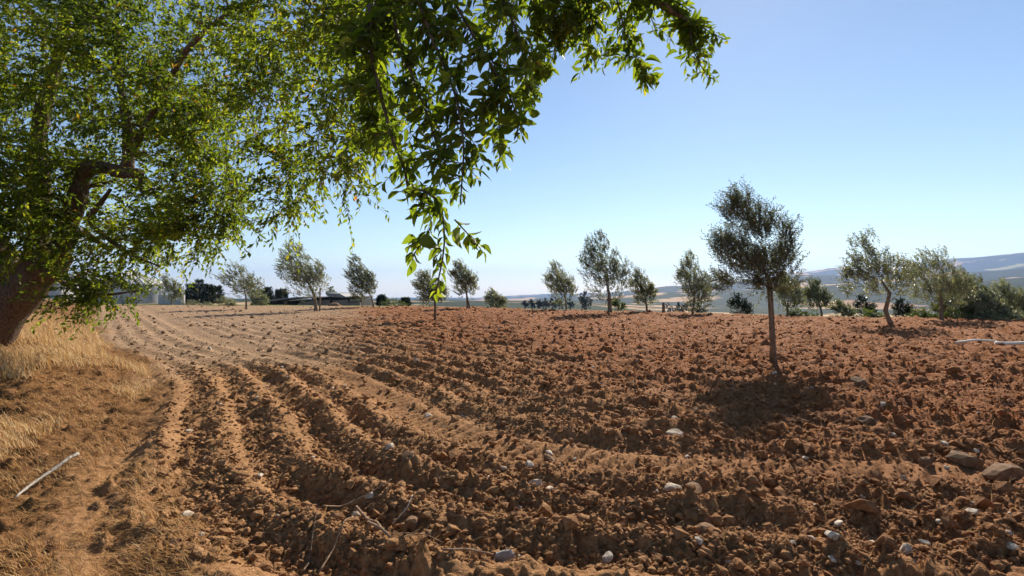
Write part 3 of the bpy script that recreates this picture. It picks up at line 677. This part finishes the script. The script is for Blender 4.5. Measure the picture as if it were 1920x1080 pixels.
def leafy(E, tgts, S, n, leaf, wind, droop, o, parent, name, Lr=(0.35, 0.8), updir=0.15, holes=()):
    p, c = in_ellipsoids(E, S)
    for hc, hr in holes:
        k = (((p - hc)/hr)**2).sum(1) > 1; p, c = p[k], c[k]
    S = len(p)
    near = tgts[np.argmin(np.linalg.norm(p[:, None]-tgts[None], axis=-1), axis=1)]
    ni = np.argmin(np.linalg.norm(p[:, None]-tgts[None], axis=-1), axis=1); toff = rng.normal(0, .16, len(tgts))[ni]
    p = lerp(p, near, rng.uniform(.15, .75, S)[:, None])
    d = nrm(p - c)*0.5 + rng.normal(0, 0.55, (S, 3)) + np.array([0, 0, updir])
    P, ax, up, stem = shoots(p, d, rng.uniform(*Lr, S), n, droop*rng.uniform(.6, 1.4, S), wind*rng.uniform(.4, 1.3, S), 0.7)
    k = len(P); tint = np.clip(rng.normal(0.48, 0.17, k) + np.repeat(.10*rng.normal(size=S) + toff, n), 0, 0.9)
    odd = rng.random(k) < 0.02; tint[odd] = rng.uniform(0.92, 1.0, odd.sum())
    me = leaves_mesh(name, P - o, ax, up, rng.uniform(.7, 1.2, k)*leaf, rng.uniform(.75, 1.2, k)*leaf*0.42, tint, M_LEAF)
    tag(link(name, me, parent), kind='stuff')
    tag(link('twigs', stems_mesh('twigs', (stem - o)[:, ::2], np.full(S, .004), M_TWIG), parent), kind='stuff')
leafy(EA, tgA, 5700, 15, 0.105, 0.8, 0.4, O, TREE, 'crown', holes=[(at(205, 345, 8.7), np.array([.95, 1.0, .5])), (at(140, 400, 9.0), np.array([.5, 1.0, .6])), (at(50, 535, 9.2), np.array([.8, 1.2, .5])), (at(265, 240, 8.6), np.array([.45, 1.0, .6])), (at(478, 370, 8.6), np.array([.36, 1.6, 1.0])), (at(428, 120, 8.6), np.array([.22, 1.6, .7]))])
leafy(EM, tgM, 1000, 14, 0.088, 0.45, 0.6, O, TREE, 'hanging_foliage', (0.3, 0.65), 0.0, [(at(470, 350, 6.8), np.array([.24, .9, .8])), (at(425, 120, 7.4), np.array([.20, 1.0, .55])), (at(575, 200, 6.4), np.array([.2, .9, .25]))])

# ------------------------------------------------------------------ second tree: its trunk is behind the viewer, its boughs hang into view
bx, by2 = -3.6, -3.2; bz = hz(bx, by2)
T2 = empty('overhanging_tree', (bx, by2, bz), 'broadleaf tree whose leafy drooping boughs hang down over the field', 'tree'); O2 = np.array([bx, by2, bz])
lim2 = [(np.array([[bx, by2, bz-.3], [bx+.1, by2+.1, 1.2], [bx+.4, by2+.5, 2.6], [bx+1.0, by2+1.4, 3.9]]), .30, .17),
        (np.array([[bx+1.0, by2+1.4, 3.9], [-1.9, -0.3, 4.5], [-1.2, 1.2, 4.4], [-0.75, 2.2, 3.9], [-0.62, 2.45, 3.3]]), .15, .025),
        (np.vstack([[[-1.9, -.3, 4.5], [-0.9, 1.2, 4.9], [-0.2, 2.4, 4.6]], pp((1010, -120, 3.3), (1130, -60, 3.3), (1240, 8, 3.3), (1290, 40, 3.3))]), .10, .010),
        (np.array([[-1.9, -0.3, 4.5], [-0.8, 1.0, 5.3], [0.2, 2.6, 5.6], [1.2, 3.8, 5.6]]), .09, .03),
        (np.array([[bx+1.0, by2+1.4, 3.9], [-3.6, -.6, 5.2], [-4.2, .6, 6.0]]), .13, .05)]
near_paths = [([(690, 20, 2.4), (700, 110, 2.35), (722, 190, 2.3), (745, 270, 2.25), (760, 310, 2.25), (772, 360, 2.25)], .011, .006),
              ([(772, 360, 2.25), (800, 360, 2.2), (825, 365, 2.2), (835, 410, 2.15), (830, 470, 2.15), (826, 515, 2.15), (820, 545, 2.15)], .006, .003),
              ([(850, 410, 2.15), (880, 440, 2.15), (905, 465, 2.15)], .004, .002),
              ([(820, 425, 2.15), (800, 450, 2.15), (775, 480, 2.15)], .003, .002),
              ([(760, -60, 2.4), (800, 60, 2.3), (850, 180, 2.25), (880, 280, 2.2), (868, 380, 2.15)], .012, .003),
              ([(820, -60, 2.5), (880, 50, 2.4), (930, 140, 2.35), (965, 200, 2.3), (970, 260, 2.3)], .010, .003),
              ([(930, 150, 2.35), (940, 250, 2.3), (935, 310, 2.3)], .005, .002),
              ([(900, -60, 2.6), (960, 40, 2.5), (985, 110, 2.5), (985, 175, 2.5)], .008, .003),
              ([(735, -60, 2.5), (740, 60, 2.4), (780, 160, 2.3), (815, 260, 2.25), (842, 350, 2.2)], .010, .003),
              ([(690, -60, 2.6), (720, 80, 2.5), (700, 190, 2.45), (712, 290, 2.4)], .008, .003)]
far_paths = [([(960, -80, 3.3), (1000, 0, 3.3), (1010, 70, 3.3), (1000, 130, 3.3), (1012, 180, 3.3)], .008, .002),
             ([(1030, -80, 3.3), (1060, 0, 3.3), (1050, 70, 3.3), (1020, 140, 3.3)], .008, .002),
             ([(1090, -70, 3.3), (1110, 0, 3.3), (1100, 60, 3.3), (1105, 125, 3.3)], .008, .002),
             ([(1050, -50, 3.35), (1085, 30, 3.35), (1060, 100, 3.35)], .006, .002),
             ([(1130, -60, 3.3), (1165, 20, 3.3), (1180, 75, 3.3), (1212, 140, 3.3), (1205, 152, 3.3)], .008, .002),
             ([(1200, -20, 3.3), (1220, 30, 3.3), (1235, 65, 3.3)], .006, .002),
             ([(1240, 8, 3.3), (1290, 40, 3.3), (1297, 95, 3.3), (1330, 150, 3.3)], .008, .002),
             ([(1285, 30, 3.3), (1325, 55, 3.3), (1352, 82, 3.3)], .005, .002),
             ([(930, -60, 3.1), (940, 20, 3.1), (925, 80, 3.1)], .006, .002), ([(1010, -60, 3.2), (1030, 20, 3.2), (1075, 60, 3.2)], .006, .002),
             ([(1150, -60, 3.3), (1190, -20, 3.3), (1262, 0, 3.3), (1300, 20, 3.3)], .008, .003)]
for k, (pts, r0, r1) in enumerate(lim2):
    mb = MB(); ts = np.linspace(0, 1, 16); t = np.linspace(0, 1, len(pts)); q = np.stack([np.interp(ts, t, np.asarray(pts)[:, i]) for i in range(3)], 1)
    q[1:-1] = (q[:-2] + 2*q[1:-1] + q[2:])/4
    mb.tube(q - O2, np.linspace(r0, r1, 16), 8, wob=.08); mb.build('trunk' if k == 0 else 'limb', M_BARK, T2)
LP, LA, LU, LS, LT = [], [], [], [], []
def dress(path, r0, r1, step, leaf, spread, twigL=0.0):
    pts = np.array([at(*q) for q in path]); pts = pts + rng.normal(0, .012, pts.shape)
    seg = np.linalg.norm(np.diff(pts, axis=0), axis=1); s = np.concatenate([[0], np.cumsum(seg)])
    ts = np.linspace(0, s[-1], max(6, int(s[-1]/.06))); q = np.stack([np.interp(ts, s, pts[:, i]) for i in range(3)], 1)
    q[1:-1] = (q[:-2] + 2*q[1:-1] + q[2:])/4
    mb = MB(); mb.tube(q - O2, np.linspace(r0, r1, len(q)), 5); mb.build('twig', M_TWIG, T2)
    def along(q2, n, leaf_, sp_):
        L2 = np.concatenate([[0], np.cumsum(np.linalg.norm(np.diff(q2, axis=0), axis=1))])
        tt = np.clip(np.linspace(0.05*L2[-1], L2[-1], n) + rng.uniform(-.004, .004, n), 0, L2[-1])
        P = np.stack([np.interp(tt, L2, q2[:, i]) for i in range(3)], 1); T = nrm(np.stack([np.interp(tt, L2, np.gradient(q2[:, i])) for i in range(3)], 1))
        sgn = np.where(np.arange(n) % 2 == 0, 1.0, -1.0)[:, None]
        side = nrm(np.cross(T, nrm(np.array([0, 1.0, .3]) + rng.normal(0, .5, (n, 3)))))*sgn
        ax = nrm(T*0.55 + side*0.75 + np.array([-0.30, 0, -0.30]) + rng.normal(0, .22, (n, 3)))
        LP.append(P + side*sp_); LA.append(ax); LU.append(nrm(rng.normal(size=(n, 3))*.8 + np.array([0, -.5, .7]))); LS.append(leaf_*rng.lognormal(0, .28, n)*np.linspace(1.1, .7, n)); LT.append(np.clip(rng.normal(.42, .2, n), 0, .9))
    along(q, int(s[-1]/.016), leaf, .004)
    m = int(s[-1]/step); tl = np.sort(rng.uniform(.0, s[-1]*.97, m)); mb = MB()
    for t0 in tl:
        p0 = np.array([np.interp(t0, ts, q[:, i]) for i in range(3)]); Lt = rng.uniform(.10, .26)*spread*(1.0 - .45*t0/s[-1])
        d0 = nrm(np.array([rng.normal(0, .8), rng.normal(0, .55), rng.uniform(-.7, .35)])); tt = np.linspace(0, 1, 6)[:, None]
        q2 = p0 + d0*Lt*tt + np.array([-.25, 0, -.75])*Lt*.6*tt*tt
        mb.tube(q2 - O2, np.linspace(.0028, .0012, 6), 3, cap=False); along(q2, max(5, int(Lt/.0115)), leaf, .003)
    tag(mb.build('side_twigs', M_TWIG, T2), kind='stuff')
for k, (p, a, b) in enumerate(near_paths): dress(p, a, b, .07 if k in (1, 2, 3) else .031, .053, .55 if k in (1, 2, 3) else 1.0)
for p, a, b in far_paths: dress(p, a, b, .036, .062, .95)
LP = np.concatenate(LP); LA = np.concatenate(LA); LU = np.concatenate(LU); LS = np.concatenate(LS); LT = np.concatenate(LT)
odd = rng.random(len(LT)) < .007; LT[odd] = rng.uniform(.9, 1, odd.sum())
infr = (np.abs(LP[:, 0]/LP[:, 1]) < 1) & (np.abs((LP[:, 2]-CAMZ)/LP[:, 1]) < .56)
size = np.where(infr, LS/LP[:, 1], 0); order = np.argsort(-size); big = order[:300]; rest = order[300:]
variants = []
for k in range(10):
    tv, tf = leaf_hi(rng.uniform(-.2, .9), rng.uniform(.1, .8), rng.uniform(-1.3, 1.3)); tv = tv*np.array([1, rng.uniform(.3, .46), .9])
    variants.append(mesh_np('leaf', tv, tf, M_LEAF, True, {'tint': np.full(len(tv), [.2, .3, .36, .42, .46, .5, .56, .62, .74, .95][k])}))
FR = frames(LA, LU)
for i in big:
    k = min(9, int(np.clip(LT[i]*10 + rng.normal(0, 1), 0, 8.4))) if LT[i] < .9 else 9
    o = link('leaf', variants[k], T2); M = Matrix([[FR[i][a][b]*LS[i] for b in range(3)] + [LP[i][a]-O2[a]] for a in range(3)] + [[0, 0, 0, 1]])
    o.matrix_local = M
tv, tf = leaf_hi(.4, .35, .5); tv = tv*np.array([1, .38, 1])
me = leaves_mesh('foliage', LP[rest]-O2, LA[rest], LU[rest], LS[rest], LS[rest], LT[rest], M_LEAF, (tv, tf))
tag(link('foliage', me, T2), kind='stuff')
# upper crown of the same tree, above and behind the view
E2 = [(np.array([-3.2, -1.6, 6.2]), np.array([2.4, 1.8, 1.6]), 2), (np.array([-1.2, -0.6, 6.0]), np.array([1.8, 1.6, 1.2]), 1.5), (np.array([-4.4, -.2, 6.8]), np.array([1.6, 1.4, 1.3]), 1), (np.array([0.6, 3.5, 5.3]), np.array([2.3, 1.3, .8]), 1.2)]
tg2, _ = in_ellipsoids(E2, 110); br2 = grow(lim2, tg2, np.array([bx+1.0, by2+1.4, 3.9]), .4); mb = MB()
for pts, r0, r1 in br2: mb.tube(pts - O2, np.linspace(min(r0, .05), r1, len(pts)), 4, cap=False)
tag(mb.build('branches', M_TWIG, T2), kind='stuff')
leafy(E2, tg2, 800, 14, 0.09, 0.2, 0.8, O2, T2, 'crown')

# ------------------------------------------------------------------ stones, clods
def rock_mesh(name, seed, mat, flat=0.7, sub=2, rough=.28):
    import bmesh
    bm = bmesh.new(); bmesh.ops.create_icosphere(bm, subdivisions=sub, radius=1.0)
    rs = np.random.default_rng(seed); planes = nrm(rs.normal(size=(9, 3))); off = rs.uniform(.55, .95, 9)
    for v in bm.verts:
        c = np.array(v.co)
        for p, o_ in zip(planes, off):
            d = c @ p
            if d > o_: c = c - p*(d-o_)*0.9
        c = c*(1 + rough*0.35*rs.normal()*0.5); c = c*np.array([1.0, .8, flat]); v.co = c
    me = bpy.data.meshes.new(name); bm.to_mesh(me); bm.free(); me.materials.append(mat)
    me.polygons.foreach_set('use_smooth', np.full(len(me.polygons), False, bool)); return me
def zone_attrs(me, x, y):
    v, p, r, b = zones(np.array([x]), np.array([y]))
    for n_, val in (('verge', v), ('pale', p), ('red', r), ('beyond', b)):
        a = me.attributes.new(n_, 'FLOAT', 'POINT'); a.data.foreach_set('value', np.full(len(me.vertices), float(val[0]), np.float32))
stone_meshes = [rock_mesh('stone', 100+k, M_STONE, [.5, .6, .75][k % 3]) for k in range(7)]
brown_meshes = [rock_mesh('brown_stone', 140+k, M_BROWNSTONE, [.55, .7][k % 2]) for k in range(5)]
def put(name, me, x, y, r, label, cat, group=None, sink=.35, sc=(1, 1, 1), rot=None):
    o = link(name, me, None, (x, y, hz(x, y) + r*(1-sink)*0.55)); o.scale = (r*sc[0], r*sc[1], r*sc[2])
    o.rotation_euler = rot or (random.uniform(-.4, .4), random.uniform(-.4, .4), random.uniform(0, 6.28)); tag(o, label, cat, group); return o
# picked-out stones (photo position, half-width in px)
for px, py, hw, kind, lb in [(1005, 920, 13, 0, 'flat white stone on the smooth wheel strip'), (1262, 925, 17, 0, 'rounded pale stone beside a large brown clod'), (1268, 820, 17, 0, 'long pale stone near the edge of the olive shadow'),
        (803, 780, 9, 0, 'bright white stone in the tyre track'), (1653, 775, 10, 0, 'white stone right of the olive shadow'), (1560, 1048, 14, 0, 'white flat stone among brown clods'), (1735, 1028, 10, 0, 'round whitish stone near brown clods at the field front'),
        (782, 862, 9, 0, 'white stone on a ridge beside the wheel strip'), (350, 972, 13, 0, 'white triangular stone between two left furrows'), (945, 1062, 18, 2, 'grey squared block of stone standing upright in the soil'),
        (668, 885, 13, 1, 'angular brown stone on a furrow ridge'), (767, 890, 17, 1, 'large brown faceted stone in a furrow'), (772, 990, 17, 1, 'tan faceted stone by the dry roots'), (768, 1012, 14, 1, 'flat tan stone leaning below the faceted stone'), (806, 1008, 11, 1, 'small tan cube-like stone right of the roots'),
        (1033, 857, 14, 1, 'dark brown stone sitting alone on smooth soil'), (1880, 890, 34, 1, 'largest brown boulder-like clod on the right'), (1810, 868, 26, 1, 'brown broken slab next to the largest clod'), (1630, 805, 20, 1, 'wedge-shaped brown stone below the olive shadow'), (1610, 730, 17, 1, 'brown stone at the right border of the olive shadow'),
        (1325, 1005, 24, 1, 'big brown stone casting a black shadow'), (1300, 950, 22, 1, 'long brown stone touching the rounded pale stone'), (1820, 970, 16, 0, 'long pale flake of stone on reddish soil'), (1735, 872, 16, 1, 'rounded brown stone left of the broken slab')]:
    x, y = ground_at(px, py); r = hw/F*y
    if kind == 2:
        me = rock_mesh('stone_block', 177, simple('grey_stone', (.20, .18, .16), (.34, .31, .28), 20), 1.25, 2, .1); put('stone_block', me, x, y, r*1.15, lb, 'stone', None, 0.2, (1, .7, 1), (0.1, 0.1, .3))
    else: put(('stone', 'brown_stone')[kind], random.choice((stone_meshes, brown_meshes)[kind]), x, y, r*1.1, lb, 'stone', None, .6)
def scatter_px(n, ymin, ymax, xmin=120, xmax=1920):
    """random points on the field, even over the picture's ground area"""
    out_ = []
    while len(out_) < n:
        px, py = random.uniform(xmin, xmax), random.uniform(ymin, ymax)
        d = CAMZ*F/(py-540); x = U(px)*d
        if dA(x, d) > 0.3 and crest_s(np.array([x]), np.array([d]))[0] < -0.5: out_.append((x, d))
    return out_
for x, y in scatter_px(150, 610, 1080):
    r = random.choice([.014, .018, .024, .03, .036, .045])*(0.75 + y*0.06)
    put('stone', random.choice(stone_meshes), x, y, r, 'small pale stone lying loose on the ploughed soil', 'stone', 'small pale stones scattered over the field')
# clods: 300 single ones, the remaining crumbs as one mass
clod_meshes = []
ZN = {}
def clod_for(x, y):
    v, p, r, b = [float(q[0]) for q in zones(np.array([x]), np.array([y]))]
    key = (round(p*2), round(r*3), random.randrange(4))
    if key not in ZN:
        me = rock_mesh('soil_clod', 300+hash(key) % 97, M_SOIL, .75, 2, .5)
        for n_, val in (('verge', 0), ('pale', key[0]/2), ('red', key[1]/3), ('beyond', 0)):
            a = me.attributes.new(n_, 'FLOAT', 'POINT'); a.data.foreach_set('value', np.full(len(me.vertices), val, np.float32))
        ZN[key] = me
    return ZN[key]
for x, y in scatter_px(290, 590, 1080, 200):
    rowphase = rowf(np.array([x]), np.array([y]))[0]
    if abs(rowphase-TRK) < .4 and random.random() < .8: y += .7
    r = random.uniform(.025, .06)*(0.75+.05*y)
    put('soil_clod', clod_for(x, y), x, y, min(r, .16), 'lump of brown soil turned up by the plough', 'clod', 'larger soil clods on the ploughed field')
n = 120000
py = 560 + 520*rng.random(n)**0.9; px = rng.uniform(60, 2000, n); d = CAMZ*F/(py-540); x = U(px)*d
keep = (dA(x, d) > .15) & (crest_s(x, d) < -.3); x, d = x[keep], d[keep]
f_ = rowf(x, d); w_ = f_/SP - np.floor(f_/SP); _, pl_z, rd_z, _ = zones(x, d)
prob = np.maximum(0.22 + .6*((w_ > .62) | (w_ < .36)), .6*rd_z) * (1-.85*np.exp(-((f_-TRK)/.32)**2)) * (1-.6*pl_z)
keep = rng.random(len(x)) < prob; x, d = x[keep], d[keep]
zb = height(x, d); rad = rng.lognormal(math.log(.0096), .6, len(x))*(0.6+.11*d); rad = np.minimum(rad, .11)
import bmesh as _b
bm = _b.new(); [bm.verts.new(q) for q in ((1, 0, 0), (-.5, .87, 0), (-.5, -.87, 0), (.45, .3, .8), (-.5, .2, .75), (.1, -.55, .8), (0, 0, -.6))]; bm.verts.ensure_lookup_table(); bm.verts.index_update(); [bm.faces.new([bm.verts[i] for i in q]) for q in ((0, 1, 3), (1, 4, 3), (1, 2, 4), (2, 5, 4), (2, 0, 5), (0, 3, 5), (3, 4, 5), (1, 0, 6), (2, 1, 6), (0, 2, 6))]; iv = np.array([v.co[:] for v in bm.verts]); itf = np.array([[v.index for v in f.verts] for f in bm.faces]); bm.free()
k = len(x); jit = 1 + rng.uniform(-.36, .36, (k, len(iv), 1))
a = rng.uniform(0, 6.28, k); sc = np.stack([rng.uniform(.7, 1.3, k), rng.uniform(.7, 1.2, k), rng.uniform(.5, .95, k)], -1)
v = iv[None]*jit*sc[:, None]; c_, s_ = np.cos(a)[:, None], np.sin(a)[:, None]
v = np.stack([v[..., 0]*c_ - v[..., 1]*s_, v[..., 0]*s_ + v[..., 1]*c_, v[..., 2]], -1)*rad[:, None, None] + np.stack([x, d, zb + rad*.25], -1)[:, None]
vv_, pz, rz_, bz_ = zones(x, d); m_ = len(iv)
me = mesh_np('soil_crumbs', v.reshape(-1, 3), (itf[None] + (np.arange(k)*m_)[:, None, None]).reshape(-1, 3), M_SOIL, False,
             {'verge': np.zeros(k*m_), 'pale': np.repeat(pz, m_), 'red': np.repeat(rz_, m_), 'beyond': np.zeros(k*m_)})
tag(link('soil_crumbs', me), 'loose brown soil crumbs covering the furrow flanks', 'soil', kind='stuff')

# ------------------------------------------------------------------ dry grass on the verge
def grass(name, x, y, h, label, lean, tint, wd=.0022, flat=1.0):
    n = len(x); z = height(x, y) - .01
    a = rng.uniform(0, 6.28, n); ln = np.stack([np.cos(a), np.sin(a)], 1)*rng.uniform(.1, .6, n)[:, None]*flat + np.array(lean)
    side = np.stack([-ln[:, 1], ln[:, 0]], 1); side = nrm(side + rng.normal(0, .3, side.shape)); w = wd*(1 + .10*np.hypot(x, y))
    V = []
    for t in (0, .5, 1.0):
        cx = x + ln[:, 0]*h*t**1.7; cyy = y + ln[:, 1]*h*t**1.7; cz = z + h*(t - .28*t*t)
        ww = w*(1 - .75*t)
        V.append(np.stack([cx - side[:, 0]*ww, cyy - side[:, 1]*ww, cz], -1)); V.append(np.stack([cx + side[:, 0]*ww, cyy + side[:, 1]*ww, cz], -1))
    V = np.stack(V, 1); f = np.array([[0, 1, 3, 2], [2, 3, 5, 4]])[None] + (np.arange(n)*6)[:, None, None]
    me = mesh_np(name, V.reshape(-1, 3), f.reshape(-1, 4), M_STRAW, True, {'tint': np.repeat(tint, 6)})
    return tag(link(name, me), label, 'grass', kind='stuff')
def verge_pts(n, dmin, dmax, inset):
    xs, ys = [], []
    y = rng.uniform(dmin, dmax, n*6); u = rng.uniform(-1.35, .1, n*6); x = u*y
    y2 = dmin + (dmax-dmin)*rng.random(n*6)**1.5; x = u*y2
    k = (dA(x, y2) < -inset + .35*fbm(x, y2, 2.2, 40, 3)) & (dA(x, y2) > -9)
    return x[k][:n], y2[k][:n]
x, y = verge_pts(70000, 3.4, 22, .05); dens = fbm(x, y, 1.6, 77, 2); tall = (dens > -.3) & (dA(x, y) < -0.45 + .35*sstep(6.5, 8, y) - .22*np.maximum(0, 6.5 - y))
x1, y1 = x[tall], y[tall]
grass('dry_grass', x1, y1, rng.uniform(.10, .36, len(x1))*np.clip(.6+.2*-dA(x1, y1), .5, 1.3)*np.clip(.35+.09*y1, .5, 1.15), 'tall golden dry grass on the verge beneath the big tree', (-.35, -.05), np.clip(rng.normal(.72, .2, len(x1)), 0, 1))
x, y = verge_pts(42000, 2.0, 20, -.05); kk = fbm(x, y, .5, 61, 3) + .25*(y > 6) > -.15; x, y = x[kk], y[kk]
grass('straw_litter', x, y, rng.uniform(.02, .10, len(x))*np.where(rng.random(len(x)) < .04, 3.0, 1.0), 'short trampled straw and dead weeds along the field edge', (-.5, -.1), np.clip(rng.normal(.30, .25, len(x)), 0, 1), .0022)

x, y = map(np.array, zip(*scatter_px(2600, 600, 1080, 60)))
grass('straw_bits', x, y, rng.uniform(.03, .12, len(x)), 'loose straw stalks strewn over the ploughed soil', (.6, .1), np.clip(rng.normal(.7, .2, len(x)), 0, 1), .0018)
x, y = verge_pts(60000, 2.2, 8.5, -.15); kk = fbm(x, y, .6, 64, 3) > -.35; x, y = x[kk], y[kk]
grass('dead_weeds', x, y, rng.uniform(.012, .035, len(x)), 'flattened reddish straw litter matted over the near verge', (-.8, 0), np.clip(rng.normal(.34, .24, len(x)), 0, 1), .0017, 7.0)
# ------------------------------------------------------------------ sticks, roots, pipes
def stick(name, path, r0, r1, mat, label, cat, wob=.15, lift=.02):
    P = []
    for px, py, *h in path:
        x, y = ground_at(px, py); P.append([x, y, hz(x, y) + lift + (h[0] if h else 0)])
    P = np.array(P); t = np.linspace(0, 1, len(P)); ts = np.linspace(0, 1, 4*len(P)); q = np.stack([np.interp(ts, t, P[:, i]) for i in range(3)], 1); q[1:-1] = (q[:-2]+2*q[1:-1]+q[2:])/4
    mb = MB(); c0 = q[0].copy(); mb.tube(q - c0, np.linspace(r0, r1, len(q)), 7, wob=wob); o = mb.build(name, mat); o.location = c0; tag(o, label, cat); return o
stick('bleached_branch', [(28, 936, .03), (60, 916, .05), (95, 902, .06), (125, 892, .07), (147, 884, .09)], .010, .014, M_DRYWOOD, 'bleached white broken branch lying on the straw', 'branch', .38)
stick('dry_root', [(668, 968, .05), (690, 990, .06), (706, 1012, .05), (716, 1035, .03)], .011, .008, M_ROOT, 'thick brown root curving out of the soil heap', 'root')
stick('dry_root', [(690, 1008, .03), (700, 1030, .05), (715, 1045, .04), (752, 1062, .02)], .009, .008, M_ROOT, 'forked pale root below the thick brown one', 'root')
stick('dry_root', [(600, 1078, .02), (625, 1050, .04), (645, 1034, .04), (662, 1010, .05)], .006, .004, M_ROOT, 'straight pale stick rising to the right by the roots', 'stick')
stick('dry_root', [(566, 1075, .02), (580, 1058, .05), (586, 1035, .08), (592, 1022, .1)], .006, .003, M_BARK, 'short dark twig standing up near the pale stick', 'twig')
stick('dry_root', [(606, 985, .03), (640, 965, .06), (690, 953, .06), (735, 940, .05)], .005, .003, M_ROOT, 'thin long rootlet running across the soil heap', 'root')
stick('dry_root', [(735, 990, .03), (762, 980, .06), (774, 968, .06)], .004, .003, M_DRYWOOD, 'thin whitish hooked twig above the tan stones', 'twig')
stick('dry_root', [(750, 1028, .02), (800, 1027, .04), (830, 1042, .02)], .004, .003, M_ROOT, 'thin horizontal rootlet under the tan stones', 'root')
stick('dry_root', [(830, 1076, .02), (880, 1066, .03), (925, 1060, .02)], .007, .005, M_ROOT, 'brown stick leading to the grey block', 'stick')
stick('irrigation_pipe', [(1866, 651, .03), (1900, 652, .03), (1960, 654, .03)], .045, .045, M_PIPE, 'thick cream plastic pipe lying on the soil', 'pipe', 0, .05)
stick('irrigation_pipe', [(1792, 650, .03), (1830, 647, .04), (1868, 649, .03)], .03, .03, M_PIPE, 'thinner cream pipe touching the end of the thick pipe', 'pipe', 0, .04)

# ------------------------------------------------------------------ haze over the valley
import bmesh as bmm
bm = bmm.new(); bmm.ops.create_cube(bm, size=1.0)
zlo = float(GZ.min()) - 1.0; zhi = float(GZ.max()) + 60.0
for v_ in bm.verts: v_.co = Vector((v_.co.x*19000, v_.co.y*19000, zlo if v_.co.z < 0 else zhi))
me = bpy.data.meshes.new('haze'); bm.to_mesh(me); bm.free()
m, nt, out = new_mat('haze'); pv = nt.nodes.new('ShaderNodeVolumePrincipled'); pv.inputs['Color'].default_value = (.36, .55, .98, 1); pv.inputs['Density'].default_value = 0.00011; pv.inputs['Anisotropy'].default_value = 0.2
nt.links.new(pv.outputs[0], out.inputs['Volume']); me.materials.append(m)
tag(link('haze', me), 'thin blue haze over the distant valley', 'haze', kind='stuff')
